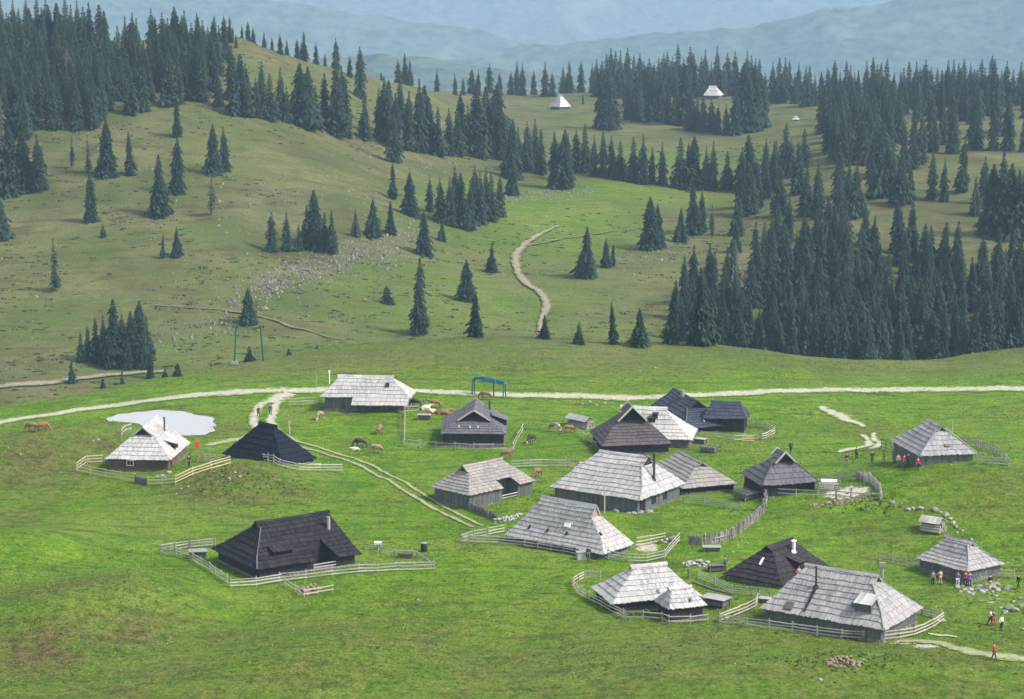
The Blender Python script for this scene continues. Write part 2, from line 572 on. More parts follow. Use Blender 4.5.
def poly_ribbon(name, pts, mat, lift, jitter=0.25, step=1.0, seed=1, split=None, label=None):
    """a strip of ground cover along picture positions; pts: (px, py, width m); follows the relief"""
    P = [hit(a, b_) for a, b_, _ in pts]
    Wd = [w * 1.18 for _, _, w in pts]
    # resample with a smooth curve
    S = [0.0]
    for k in range(1, len(P)): S.append(S[-1] + float(np.hypot(*(P[k][:2] - P[k - 1][:2]))))
    n = max(2, int(S[-1] / step))
    ss = np.linspace(0, S[-1], n + 1)
    A = np.array(P)
    tx = np.gradient(A[:, 0], S); ty = np.gradient(A[:, 1], S)
    def herm(v, t):
        i = np.clip(np.searchsorted(S, ss) - 1, 0, len(S) - 2)
        Sa = np.array(S); h = Sa[i + 1] - Sa[i]; q = (ss - Sa[i]) / h
        return (2*q**3 - 3*q*q + 1) * v[i] + (q**3 - 2*q*q + q) * h * t[i] + (-2*q**3 + 3*q*q) * v[i + 1] + (q**3 - q*q) * h * t[i + 1]
    X = herm(A[:, 0], tx); Y = herm(A[:, 1], ty)
    dx = np.gradient(X); dy = np.gradient(Y); L = np.hypot(dx, dy) + 1e-9
    nx, ny = -dy / L, dx / L
    wd = np.interp(ss, S, Wd)
    mb = MB()
    strips = split or [(-0.5, 0.5)]
    for si, (a, c) in enumerate(strips):
        na = 12 if not split else 6
        ja = jitter * vnoise(ss / 1.7, ss * 0 + 3.3 * si, seed) + 0.6 * jitter * vnoise(ss / 0.6, ss * 0, seed + 5)
        jb = jitter * vnoise(ss / 1.7, ss * 0 + 9.1 + si, seed + 2) + 0.6 * jitter * vnoise(ss / 0.6, ss * 0, seed + 7)
        rows = []
        for q in range(na + 1):
            off = (a * wd + ja) * (1 - q / na) + (c * wd + jb) * (q / na)
            xx, yy = X + nx * off, Y + ny * off
            zz = H(xx, yy) + lift
            rows.append(np.stack([xx, yy, zz], 1))
        V = np.stack(rows, 1).reshape(-1, 3)
        Fs = []
        m_ = na + 1
        for i in range(n):
            for j in range(na):
                Fs.append((i * m_ + j, i * m_ + j + 1, (i + 1) * m_ + j + 1, (i + 1) * m_ + j))
        n0 = len(mb.t)
        mb.add(V.tolist(), Fs, 0.5)
        for i in range(n):
            for j in range(na): mb.t[n0 + i * na + j] = min(j + .5, na - j - .5) / (na / 2)
    o = mb.build(name, mat, kind='structure')
    return o


def inpoly(x, y, poly):
    r = False
    j = len(poly) - 1
    for i in range(len(poly)):
        a, b_ = poly[i], poly[j]
        if (a[1] > y) != (b_[1] > y) and x < (b_[0] - a[0]) * (y - a[1]) / (b_[1] - a[1]) + a[0]: r = not r
        j = i
    return r


def spots(X, Y, lst):
    """soft elliptical patches on the ground: (px, py, radius across m, radius along m, strength)"""
    r = np.zeros_like(X)
    for (a, b_, ra, rb, st) in lst:
        p = hit(a, b_)
        q = ((X - p[0]) / ra) ** 2 + ((Y - p[1]) / rb) ** 2
        r = np.maximum(r, st * np.exp(-q))
    return r


def build_ground():
    ys = np.concatenate([np.arange(-40, 190, 10.0), np.arange(190, 212, 2.0), np.arange(212, 430, 0.75), np.arange(430, 600, 2.0),
                         np.arange(600, 1200, 3.0), np.arange(1200, 2000, 25), np.geomspace(2000, 3300, 10), np.arange(3340, 7600, 18), np.arange(7620, 9850, 14)])
    us = np.concatenate([np.linspace(-0.62, -0.262, 26), np.arange(-0.26, 0.2601, 0.00115), np.linspace(0.262, 0.62, 26)])
    U, YY = np.meshgrid(us, ys)
    X = U * np.maximum(YY, 90.0)
    Z = H(X, YY)
    lush = 1 - sstep(YY, 400, 428)
    # greener hollow by the far track, greener valley foot
    lush = np.maximum(lush, 0.75 * spots(X, YY, [(540, 215, 34, 60, 1), (470, 300, 40, 40, .7), (620, 190, 40, 30, .8), (200, 330, 60, 40, .3), (650, 160, 40, 40, .4)]))
    lush = np.clip(lush - 0.62 * (1 - sstep(YY, 400, 500)) * sstep(YY, 378, 396), 0, 1)      # the knoll is a little paler
    lush = np.clip(lush + 0.25 * fbm(X / 30, YY / 30, 77, 3) * sstep(YY, 380, 420), 0, 1)
    dirt = spots(X, YY, [(845, 493, 3.2, 4.5, .9), (860, 491, 2, 3, .7), (646, 547, 2.2, 3.0, .75), (925, 646, 3.0, 2.2, .62), (905, 641, 3.6, 2.4, .55),
                         (940, 620, 1.2, 3, .5), (225, 434, 2, 3, .3), (600, 497, 2, 2, .3), (990, 600, 3, 3, .45), (970, 590, 2.5, 3, .45), (535, 226, 9, 5, .42)])
    rough = spots(X, YY, [(30, 458, 17, 20, 1), (95, 448, 12, 11, .9), (232, 480, 10, 9, 1), (265, 490, 8, 6, .8), (60, 585, 12, 8, .8), (30, 650, 14, 12, 1), (120, 640, 12, 10, .85), (0, 520, 8, 12, .8),  # rough brown grass, deepened on left bank and mound in place of relief shading
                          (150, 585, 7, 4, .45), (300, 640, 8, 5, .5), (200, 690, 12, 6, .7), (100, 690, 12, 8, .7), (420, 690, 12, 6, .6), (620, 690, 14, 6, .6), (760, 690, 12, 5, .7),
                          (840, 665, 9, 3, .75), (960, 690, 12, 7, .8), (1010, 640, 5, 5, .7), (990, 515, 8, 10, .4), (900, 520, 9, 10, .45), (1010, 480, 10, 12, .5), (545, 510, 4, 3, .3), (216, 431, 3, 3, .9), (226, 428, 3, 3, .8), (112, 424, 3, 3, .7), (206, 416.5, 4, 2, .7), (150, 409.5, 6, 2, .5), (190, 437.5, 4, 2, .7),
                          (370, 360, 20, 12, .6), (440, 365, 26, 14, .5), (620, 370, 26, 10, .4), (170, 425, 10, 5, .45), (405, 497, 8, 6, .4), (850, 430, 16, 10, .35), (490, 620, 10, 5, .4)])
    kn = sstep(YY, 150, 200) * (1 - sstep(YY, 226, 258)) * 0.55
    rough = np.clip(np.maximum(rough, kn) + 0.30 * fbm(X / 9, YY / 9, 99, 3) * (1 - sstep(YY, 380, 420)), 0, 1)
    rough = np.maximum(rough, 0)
    # grassy steps on the right-hand bank
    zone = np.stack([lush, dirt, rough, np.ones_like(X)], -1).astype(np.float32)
    far = sstep(YY, 1350, 1700)
    pxc = 512 + F * X / YY * 0.99
    zone2 = np.stack([far, 0 * far, 0 * far, np.ones_like(X)], -1).astype(np.float32)
    ny, nx = X.shape
    V = np.stack([X, YY, Z], -1).reshape(-1, 3).astype(np.float32)
    idx = np.arange(ny * nx).reshape(ny, nx)
    Q = np.stack([idx[:-1, :-1], idx[:-1, 1:], idx[1:, 1:], idx[1:, :-1]], -1).reshape(-1, 4).astype(np.int32)
    me = bpy.data.meshes.new('ground')
    me.vertices.add(len(V)); me.vertices.foreach_set('co', V.ravel())
    me.loops.add(Q.size); me.loops.foreach_set('vertex_index', Q.ravel())
    me.polygons.add(len(Q)); me.polygons.foreach_set('loop_start', np.arange(0, Q.size, 4, dtype=np.int32))
    me.polygons.foreach_set('use_smooth', np.ones(len(Q), dtype=bool))
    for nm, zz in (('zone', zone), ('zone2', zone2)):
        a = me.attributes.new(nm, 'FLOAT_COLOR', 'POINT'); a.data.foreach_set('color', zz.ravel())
    me.materials.append(M_GROUND)
    me.update(); me.validate()
    return link('ground', me, kind='structure')


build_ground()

# roads and tracks
poly_ribbon('gravel_road', [(-60, 431, 3.4), (5, 421.5, 3.4), (60, 413, 3.5), (100, 407.5, 3.5), (150, 400.5, 3.7), (200, 395, 4.0), (250, 391.5, 4.3), (300, 390.5, 3.7), (350, 390, 3.2), (420, 391, 2.9),
                            (470, 393.5, 3.0), (540, 395.8, 3.7), (600, 397, 3.7), (660, 396.8, 3.5), (720, 394.2, 3.5), (780, 391, 3.7), (830, 389.4, 3.7), (900, 390, 4.2), (960, 389.3, 4.3), (1024, 388.6, 4.5), (1100, 389, 4.5)], M_ROAD, 0.07, 0.3)
poly_ribbon('village_track', [(292, 394, 3.6), (276, 399, 3.4), (270, 403, 3.4)],
            M_ROAD, 0.09, 0.3, seed=4)
poly_ribbon('village_track', [(272, 401.5, 3.4), (267, 407, 3.6), (264, 414, 3.8), (263, 424, 3.8), (268, 431, 3.4), (278, 436.5, 2.9)], M_ROAD, 0.08, 0.2, seed=14, step=.6, split=[(-.5, -.1), (.1, .5)])
poly_ribbon('rutted_track', [(274, 434.5, 3.0), (290, 442, 2.4), (325, 452, 2.1), (350, 459.5, 2.0), (370, 468, 2.0), (392, 479, 1.9), (410, 490.5, 1.9), (435, 506, 1.9), (455, 516, 1.8), (478, 527, 1.6)],
            M_TRACK, 0.09, 0.13, split=[(-0.5, -0.2), (0.22, 0.5)], seed=4, step=.6)
poly_ribbon('footpath', [(208, 446, 1.2), (222, 442.5, 2.2), (236, 440, 2.6), (248, 438, 2.4), (262, 434, 2)], M_TRACK, 0.08, 0.3, seed=12)
poly_ribbon('footpath', [(1090, 662, 3.5), (1024, 659, 3.2), (995, 656, 3.0), (968, 651, 2.6), (945, 645.5, 2.0), (922, 642, 1.6), (900, 641.5, 0.7)], M_TRACK, 0.07, 0.55, seed=21, step=0.5)
poly_ribbon('footpath', [(821, 406.5, 1.6), (829, 411, 2.0), (839, 416, 2.4), (850, 420.5, 2.0), (864, 427, 0.8)], M_ROAD, 0.08, 0.45, seed=31, step=.5)
poly_ribbon('footpath', [(838, 452.5, 1.2), (852, 449, 1.4), (866, 446.5, 1.2), (868, 441, .9), (864, 435, .6)], M_ROAD, 0.08, 0.3, seed=32, step=.5)
poly_ribbon('footpath', [(870, 449, 1.1), (878, 445, 1.0), (874, 439, .9), (874, 433, .6)], M_ROAD, 0.08, 0.3, seed=33, step=.5)
poly_ribbon('footpath', [(928, 634, .5), (940, 635.5, .9), (958, 637, .5)], M_ROAD, 0.08, 0.25, seed=35, step=.4)
poly_ribbon('hillside_track', [(-30, 391, 3.4), (0, 387.5, 3.4), (30, 384.5, 3.2), (62, 381.5, 3.0), (95, 377.5, 3.0), (125, 374.5, 3.0), (165, 371.8, 3)], M_FARTRACK, 0.30, 0.3, seed=41, step=2)
poly_ribbon('hillside_track', [(558, 226, .8), (548, 231, 1.3), (535, 238, 1.8), (524, 246, 2.1), (516, 256, 2.2), (517, 268, 2.2), (523, 280, 2.1), (535, 289, 2.1), (544, 297, 2.2), (546, 308, 2.1), (542, 322, 1.8), (540, 332, 1.6)],
            M_FARTRACK, 0.35, 0.45, seed=42, step=1.5)
poly_ribbon('hillside_track', [(524, 247, 1.2), (545, 243, 1.0), (575, 238, .8), (610, 232, .7), (650, 226, .5)], M_FAINT, 0.35, 0.5, seed=43, step=1.5)
poly_ribbon('hillside_track', [(150, 306, .3), (230, 312, .5), (262, 318, .7), (290, 327, .8), (322, 336, .7), (345, 341, .4)], M_FAINT, 0.35, 0.3, seed=44, step=2)


def water_sheet():
    """the pond: an irregular flat sheet in its dug hollow"""
    out = [(108, 419), (120, 414.5), (135, 411.8), (160, 410.6), (185, 411.5), (200, 414), (212, 420), (217, 427), (210, 432), (196, 435.5), (180, 435.8), (166, 433), (150, 431), (132, 430), (122, 427), (114, 423)]
    P = [hit(*q) for q in out]
    zc = float(np.median([H1(p[0], p[1]) for p in P])) + 0.05
    Q = []
    for (a, b_) in out:
        d = ray(a, b_); t = (zc - CAMZ) / d[2]; Q.append((d[0] * t, d[1] * t))
    n = len(Q); fine = []
    for i in range(n):
        p0, p1, p2, p3 = [np.array(Q[(i + k) % n]) for k in (-1, 0, 1, 2)]
        for s in range(8):
            t = s / 8
            fine.append(0.5 * ((2 * p1) + (-p0 + p2) * t + (2 * p0 - 5 * p1 + 4 * p2 - p3) * t * t + (-p0 + 3 * p1 - 3 * p2 + p3) * t ** 3))
    c = np.mean(fine, 0)
    mb = MB()
    V = []
    for k, p in enumerate(fine):
        j = 0.40 * math.sin(k * .31) + 0.28 * math.sin(k * 0.83 + 1)
        dd = (p - c) / np.linalg.norm(p - c)
        V.append((p[0] + dd[0] * j, p[1] + dd[1] * j, zc))
    m = len(V)
    V.append((c[0], c[1], zc))
    mb.add(V, [(k, (k + 1) % m, m) for k in range(m)], 0.5)
    mat, nt, b = new_mat('pond_water')
    b.inputs['Base Color'].default_value = (0.33, 0.31, 0.30, 1)
    b.inputs['Roughness'].default_value = 0.22
    b.inputs['Specular IOR Level'].default_value = 0.5
    geo = N(nt, 'ShaderNodeNewGeometry')
    bp = N(nt, 'ShaderNodeBump'); bp.inputs['Strength'].default_value = 0.25; bp.inputs['Distance'].default_value = 0.05
    nt.links.new(noise(nt, geo.outputs['Position'], 1.5, 3), bp.inputs['Height']); nt.links.new(bp.outputs[0], b.inputs['Normal'])
    return mb.build('pond_water', mat, kind='structure'), zc, V


POND, POND_Z, _pv = water_sheet()

# ---------------------------------------------------------------- herders' huts
def roof_mat(name, col, var=0.4, moss=None):
    m, nt, b = new_mat(name)
    at = N(nt, 'ShaderNodeAttribute', attribute_name='tint')
    tc = N(nt, 'ShaderNodeTexCoord')
    n1 = noise(nt, tc.outputs['Object'], 0.35, 5, 0.6)
    n2 = noise(nt, tc.outputs['Object'], 3.0, 4, 0.65)
    k = mth(nt, 'MULTIPLY_ADD', at.outputs['Fac'], var, 1 - var / 2)
    k = mth(nt, 'MULTIPLY', k, mapr(nt, n1, 0.3, 0.7, 0.82, 1.16))
    k = mth(nt, 'MULTIPLY', k, mapr(nt, n2, 0.3, 0.7, 0.85, 1.12))
    c = nt.nodes.new('ShaderNodeVectorMath'); c.operation = 'SCALE'
    c.inputs[0].default_value = col
    nt.links.new(k, c.inputs['Scale'])
    c2 = mixc(nt, mapr(nt, n1, 0.52, 0.68, 0, 0.5), c.outputs[0], tuple(x * y for x, y in zip(col, moss or (0.85, 0.80, 0.75))))
    nt.links.new(c2, b.inputs['Base Color'])
    b.inputs['Roughness'].default_value = 0.85
    b.inputs['Specular IOR Level'].default_value = 0.15
    return m


class Roof:
    """plank-course roof in hut coordinates; remembers its planes for placing things on them"""
    def __init__(self, bw, cw, thick=0.075):
        self.mb = MB(); self.quads = []; self.bw = bw; self.cw = cw; self.th = thick

    def face(self, BL, BR, TR, TL, course=None):
        BL, BR, TR, TL = [Vector(p) for p in (BL, BR, TR, TL)]
        U = (BR - BL)
        if U.length < 0.05: return
        self.quads.append((BL, BR, TR, TL))
        U.normalize()
        nrm = U.cross(((TL + TR) / 2 - (BL + BR) / 2)).normalized()
        Vv = nrm.cross(U)
        def uv(p): d = p - BL; return (d.dot(U), d.dot(Vv))
        q = [uv(p) for p in (BL, BR, TR, TL)]
        vmax = max(q[2][1], q[3][1])
        if vmax < 0.02: return
        nc = course or max(1, round(vmax / self.cw))
        dv = vmax / nc
        umin = min(a[0] for a in q); umax = max(a[0] for a in q)
        def clip(poly, f):
            out = []
            for i in range(len(poly)):
                a, b = poly[i], poly[(i + 1) % len(poly)]
                fa, fb = f(a), f(b)
                if fa >= 0: out.append(a)
                if (fa >= 0) != (fb >= 0):
                    t = fa / (fa - fb); out.append((a[0] + (b[0] - a[0]) * t, a[1] + (b[1] - a[1]) * t))
            return out
        # solid sheathing under the planks
        off = nrm * -0.10
        self.mb.add([BL, BR, TR, TL, BL + off, BR + off, TR + off, TL + off], [(7, 6, 5, 4), (0, 1, 5, 4), (1, 2, 6, 5), (2, 3, 7, 6), (3, 0, 4, 7)], 0.1)
        for c in range(nc):
            v0, v1 = c * dv, (c + 1) * dv + (0.10 if c < nc - 1 else 0.0)
            u = umin - RND.random() * self.bw
            rowt = RND.uniform(-.12, .12)
            while u < umax:
                w = self.bw * RND.uniform(0.75, 1.3)
                a0, a1 = u, u + w - 0.012
                u += w
                poly = clip(q, lambda p: p[1] - (v0 - (0 if c else 0.0)))
                poly = clip(poly, lambda p: v1 - p[1])
                poly = clip(poly, lambda p: p[0] - a0)
                poly = clip(poly, lambda p: a1 - p[0])
                if len(poly) < 3: continue
                sag = RND.uniform(0, 0.03)
                base = 0.012
                dl = -RND.uniform(0, 0.07) if c else -RND.uniform(0, 0.14)
                P = []
                for (x, y) in poly:
                    t = (y - v0) / (v1 - v0)
                    yy = y + (dl if t < 0.02 else 0)
                    P.append(BL + U * x + Vv * yy + nrm * (base + (self.th + sag) * (1 - t) + 0.004))
                n = len(P)
                P += [p - nrm * (self.th * .9) for p in P]
                fs = [tuple(range(n))]
                for i in range(n):
                    fs.append((i, i + n, (i + 1) % n + n, (i + 1) % n))
                self.mb.add(P, fs, min(1, max(0, 0.5 + rowt + RND.gauss(0, .27))))

    def cast(self, o, d):
        best = None
        for (BL, BR, TR, TL) in self.quads:
            n = (BR - BL).cross((TL + TR) / 2 - (BL + BR) / 2).normalized()
            if d.dot(n) >= -1e-6: continue
            t = (BL - o).dot(n) / d.dot(n)
            p = o + d * t
            ok = True
            Q = [BL, BR, TR, TL]
            for i in range(4):
                e = Q[(i + 1) % 4] - Q[i]
                if e.length < 1e-4: continue
                if e.cross(p - Q[i]).dot(n) < -0.3: ok = False; break
            if ok and (best is None or t < best[0]): best = (t, p, n)
        return best


HUTS = {}


def planks(mb, p, q, z0, z1, th=0.06, bw=0.24, gap=0.0, jit=0.02):
    """a wall of upright boards from p to q"""
    p = Vector((p[0], p[1], 0)); q = Vector((q[0], q[1], 0))
    L = (q - p).length
    n = max(1, int(L / bw)); d = (q - p) / L
    rz = math.atan2(d.y, d.x)
    for i in range(n):
        c = p + d * ((i + .5) * L / n)
        top = z1 - RND.uniform(0, jit * 2)
        o = RND.uniform(-jit, jit)
        mb.box((c.x - d.y * o, c.y + d.x * o, (z0 + top) / 2), (L / n - gap, th, top - z0), rz)


def logs(mb, p, q, z0, z1, h=0.28):
    p = Vector((p[0], p[1], 0)); q = Vector((q[0], q[1], 0))
    n = max(1, round((z1 - z0) / h)); hh = (z1 - z0) / n
    rz = math.atan2((q - p).y, (q - p).x)
    for i in range(n):
        c = (p + q) / 2
        mb.box((c.x, c.y, z0 + (i + .5) * hh), ((q - p).length + 0.2, 0.16 + RND.uniform(-.02, .02), hh - 0.03), rz)


def hut(key, par, label, hand, rmat, wmat, flare=(0.0, 0.0), gl=0.25, gr=0.25, cut=None, walls='planks', inset=0.55, bw=0.155, cw=1.0, group='wooden herders huts of the village',
        lean=None, ridge_cap=True, gmat=None, drop=0.0, window=(), door=(), barge=False, ridge_over=0.28, low=1.3, hip=None):
    cx, cy, yaw, r, xa, xb, b, h, e = par
    r = max(r, 0.6)
    xa = max(xa, r + .6); xb = max(xb, r + .6)
    z0 = H1(cx, cy)
    t = thing('wooden_hut', label, 'hut', (cx, cy, z0), math.radians(yaw), group)
    R = Roof(bw, cw)
    zm, fm = flare          # the flared foot: height fraction and reach left there
    def hw(z):              # half width of the long slopes
        s = z / h
        if zm and s < zm: return b * (1 + (fm - 1) * s / zm)
        if zm: return b * fm * (1 - (s - zm) / (1 - zm))
        return b * (1 - s)
    def xe(z, xx, g):
        s = z / h; top = 1 - g
        ri = r - ridge_over
        if s >= top - 1e-6: return None
        if zm and s < zm:
            fq = fm * (1 - 0) ; return ri + (xx - ri) * (1 + (fm - 1) * s / zm)
        if zm: return ri + (xx - ri) * fm * (1 - (s - zm) / (top - zm))
        return ri + (xx - ri) * (1 - s / top)
    def XL(z, side):        # x of the slope border at height z seen from below / above
        v = xe(z, xa, gl); return -(r if v is None else v)
    def XR(z, side):
        v = xe(z, xb, gr); return (r if v is None else v)
    lv = [0.0, h]
    if zm: lv.append(h * zm)
    lv += [h * (1 - gl), h * (1 - gr)]
    if cut: lv.append(cut[4])
    lv = sorted(set(round(x, 4) for x in lv))
    lv = [x for i, x in enumerate(lv) if i == 0 or x - lv[i - 1] > 0.05 or x == lv[-1]]
    for i in range(len(lv) - 1):
        za, zb = lv[i], lv[i + 1]
        eps = 1e-3
        la, lb = XL(za + eps, 0), XL(zb - eps, 0)
        ra_, rb_ = XR(za + eps, 0), XR(zb - eps, 0)
        ya, yb = hw(za), hw(zb)
        Z = lambda z: e + z
        pieces = [(la, ra_, lb, rb_)]
        if cut and zb <= cut[4] + 1e-3:
            c0b, c1b, c0t, c1t, cz = cut
            fa, fb = za / cz, zb / cz
            c0a, c0z = c0b + (c0t - c0b) * fa, c0b + (c0t - c0b) * fb
            c1a, c1z = c1b + (c1t - c1b) * fa, c1b + (c1t - c1b) * fb
            pieces = [(la, c0a, lb, c0z), (c1a, ra_, c1z, rb_)]
        for (p0, p1, p2, p3) in pieces:
            R.face((p0, -ya, Z(za)), (p1, -ya, Z(za)), (p3, -yb, Z(zb)), (p2, -yb, Z(zb)))
        R.face((ra_, ya, Z(za)), (la, ya, Z(za)), (lb, yb, Z(zb)), (rb_, yb, Z(zb)))
        if zb <= h * (1 - gr) + 1e-3:
            R.face((ra_, -ya, Z(za)), (ra_, ya, Z(za)), (rb_, yb, Z(zb)), (rb_, -yb, Z(zb)))
        if zb <= h * (1 - gl) + 1e-3:
            R.face((la, ya, Z(za)), (la, -ya, Z(za)), (lb, -yb, Z(zb)), (lb, yb, Z(zb)))
    if lean:                # a lower roof continuing the front slope: x0, x1, reach out, drop down
        x0, x1, reach, dn = lean
        R.face((x0, -b - reach, e - dn), (x1, -b - reach, e - dn), (x1, -b - 0.02, e), (x0, -b - 0.02, e))
    va = np.array(R.mb.v)          # an old roof sags and waves a little
    sag = -0.16 * np.sin(np.clip((va[:, 0] + xa) / (xa + xb), 0, 1) * math.pi) * np.clip((va[:, 2] - e) / h, 0, 1) + 0.07 * vnoise(va[:, 0] / 2.2 + cx, va[:, 1] / 2.2 + va[:, 2] / 2.0, 88)
    va[:, 2] += sag
    R.mb.v = [tuple(q) for q in va.tolist()]
    roof = R.mb.build('roof', rmat, t)
    # ridge boards, hip boards
    mb = MB()
    n = max(2, int(2 * r / 1.2))
    sg = lambda x_: -0.16 * math.sin(min(1, max(0, (x_ + xa) / (xa + xb))) * math.pi)
    for k in range(n):
        a, c = -r - .05 + (2 * r + .1) * k / n, -r - .05 + (2 * r + .1) * (k + 1) / n
        for s in (-1, 1):
            o = 0.15; sl_ = (h * (1 - zm)) / (b * fm) if zm else h / b
            mb.beam((a, s * o, e + h + 0.12 - o * sl_ + sg(a)), (c, s * o, e + h + 0.12 - o * sl_ + sg(c) + RND.uniform(-.015, .015)), 0.30, 0.04, up=(0, s * sl_, 1))
    mb.build('ridge_board', rmat, roof)
    if hip:
        zt = h * (1 - (gr if hand == 'A' else gl)) ; sx = 1 if hand == 'A' else -1
        zs = [0.0] + ([h * zm] if zm else []) + [zt - .02]
        for sy in (-1, 1):
            mb = MB()
            for z_a, z_b in zip(zs[:-1], zs[1:]):
                fx = XR if sx > 0 else XL
                mb.beam((fx(z_a, 0), sy * hw(z_a), e + z_a + .12), (fx(z_b, 0), sy * hw(z_b), e + z_b + .12), .14, .05)
            mb.build('hip_board', M_WALLG if key in ('lone', 'dblue', 'yard') else M_STONEG, roof)
    # gable triangles under the ridge ends
    for s, g in ((-1, gl), (1, gr)):
        zb = h * (1 - g); y = hw(zb); x = s * (r - ridge_over - 0.02)
        mb = MB()
        nb = max(3, int(2 * y / 0.25))
        for k in range(nb):
            y0 = -y + 2 * y * k / nb; y1 = -y + 2 * y * (k + 1) / nb
            t0 = (1 - abs(y0) / y) * (h - zb); t1 = (1 - abs(y1) / y) * (h - zb)
            P = [(x, y0, e + zb - .1), (x, y1, e + zb - .1), (x, y1, e + zb + t1 - .1), (x, y0, e + zb + t0 - .1)]
            P += [(x - s * .05, p[1], p[2]) for p in P]
            mb.add(P, [(0, 1, 2, 3), (4, 7, 6, 5), (0, 4, 5, 1), (1, 5, 6, 2), (2, 6, 7, 3), (3, 7, 4, 0)])
        mb.build('gable', gmat or M_WALLD, t)
        if barge:
            mb = MB()
            zlow = 0.0 if barge == 'long' else zb
            for sy in (-1, 1):
                mb.beam((s * (r + .06), sy * hw(zb if barge != 'long' else zb), e + zb), (s * (r + .06), 0, e + h + .1), 0.06, 0.22)
            mb.build('barge_board', M_RAIL, roof)
    # walls
    wx0, wx1, wy = -xa + inset * 1.2, xb - inset * 1.2, b - inset
    top = e + 0.16
    mbs = []
    corners = [(wx0, -wy), (wx1, -wy), (wx1, wy), (wx0, wy)]
    for k in range(4):
        p, q = corners[k], corners[(k + 1) % 4]
        segs = [(p, q)]
        mb = MB()
        if k == 0 and cut:
            c0, c1 = cut[0], cut[1]
            segs = [((wx0, -wy), (c0, -wy)), ((c1, -wy), (wx1, -wy))]
        for (a, c) in segs:
            if walls == 'planks': planks(mb, a, c, -low, top)
            else: logs(mb, a, c, -low, top)
        if k == 0 and cut:
            c0, c1 = cut[0], cut[1]; dep = min(2.2, wy * .8); tt = e + cut[4] + .05
            mb.box(((c0 + c1) / 2, -wy + dep, (tt - low) / 2), (c1 - c0 + .2, .1, tt + low))
            for xx in (c0, c1): mb.box((xx, -wy + dep / 2, (top + .3 - low) / 2), (.1, dep, top + .3 + low))
        mb.build('wall', wmat, t)
    if cut:
        mb = MB(); c0, c1 = cut[0], cut[1]
        mb.box(((c0 + c1) / 2, -wy + 1.1, 0.12), (c1 - c0 - .2, 2.1, 0.1)); mb.build('porch_floor', M_WALLG, t)
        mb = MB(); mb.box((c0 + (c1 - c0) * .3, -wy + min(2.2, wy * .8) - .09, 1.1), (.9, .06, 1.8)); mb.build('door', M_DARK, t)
        mb = MB()
        for zz in (.45, .8): mb.beam((c0 + .1, -wy, zz), (c1 - .1, -wy, zz), .05, .12)
        mb.build('porch_rail', M_RAIL, t)
    # stone footing
    mb = MB()
    for k in range(4):
        p, q = Vector((*corners[k], 0)), Vector((*corners[(k + 1) % 4], 0))
        L = (q - p).length; nn = int(L / .5); d = (q - p) / L
        for i in range(nn):
            c = p + d * ((i + .5) * L / nn)
            mb.box((c.x, c.y, -.4 + RND.uniform(-.04, .04)), (.48, .42, 1.15), math.atan2(d.y, d.x) + RND.uniform(-.1, .1), top=.93)
    mb.build('stone_footing', M_FOOT, t)
    # windows and doors: (side, position along the wall, z, w, h); side 'F' front, 'E' +x end, 'W' -x end
    def on_wall(side, s, off):
        if side == 'F': return (s, -wy - off), 0.0
        if side == 'E': return (wx1 + off, s), math.pi / 2
        return (wx0 - off, s), math.pi / 2
    for (side, s, z, w_, h_) in window:
        (x, y), rz = on_wall(side, s, .05)
        mb = MB()
        c_, s_ = math.cos(rz), math.sin(rz)
        for a in (-1, 1):
            mb.box((x + c_ * a * w_ / 2, y + s_ * a * w_ / 2, z), (.09, .12, h_ + .1), rz)
            mb.box((x, y, z + a * h_ / 2), (w_ - .09, .12, .09), rz)
        mb.box((x, y, z), (.05, .10, h_ - .09), rz)
        f = mb.build('window', M_WHITE if key in ('pond',) else M_WALLD, t)
        mb = MB(); mb.box((x, y, z), (w_ - .08, .07, h_ - .08), rz); mb.build('pane', M_GLASS, f)
    for (side, s, z, w_, h_) in door:
        (x, y), rz = on_wall(side, s, .05)
        mb = MB(); mb.box((x, y, h_ / 2), (w_, .08, h_), rz); dd = mb.build('door', M_DARK, t)
        mb = MB(); mb.box((x + math.cos(rz) * w_ * .35, y + math.sin(rz) * w_ * .35 , h_ / 2), (.06, .2, .06), rz); mb.build('handle', M_PIPE, dd)
    M = Matrix.Translation((cx, cy, z0)) @ Matrix.Rotation(math.radians(yaw), 4, 'Z')
    HUTS[key] = dict(t=t, R=R, M=M, Mi=M.inverted(), e=e, h=h, b=b, r=r, par=par, roof=roof, xa=xa, xb=xb)
    return t


def on_roof(key, px, py):
    """hut coordinates of the roof point seen at a picture position"""
    hh = HUTS[key]
    d = ray(px, py)
    o = hh['Mi'] @ Vector((0, 0, CAMZ))
    dd = (hh['Mi'].to_3x3() @ Vector(d)).normalized()
    c = hh['R'].cast(o, dd)
    if c is None:
        return Vector((0, -0.5, hh['e'] + hh['h'] * .9)), Vector((0, -.6, .8))
    return c[1], c[2]


def pipe(key, px, py, hgt, rad=0.11, mat=None, flash=None, cap=True, name='chimney_pipe', tilt=0.0):
    p, n = on_roof(key, px, py)
    mb = MB()
    mb.tube([p + Vector((0, 0, -.3)), p + Vector((tilt, 0, hgt))], rad, 8)
    if cap:
        mb.tube([p + Vector((tilt, 0, hgt - .05)), p + Vector((tilt, 0, hgt + .10))], [rad * 1.9, rad * .6], 8)
    o = mb.build(name, mat or M_PIPE, HUTS[key]['roof'])
    if flash:
        mb = MB(); mb.tube([p + n * -.05, p + n * .12], [flash, flash * .7], 8); mb.build('flashing', flash and (M_WHITE if mat is M_WHITE else M_PIPE), o)
    return o


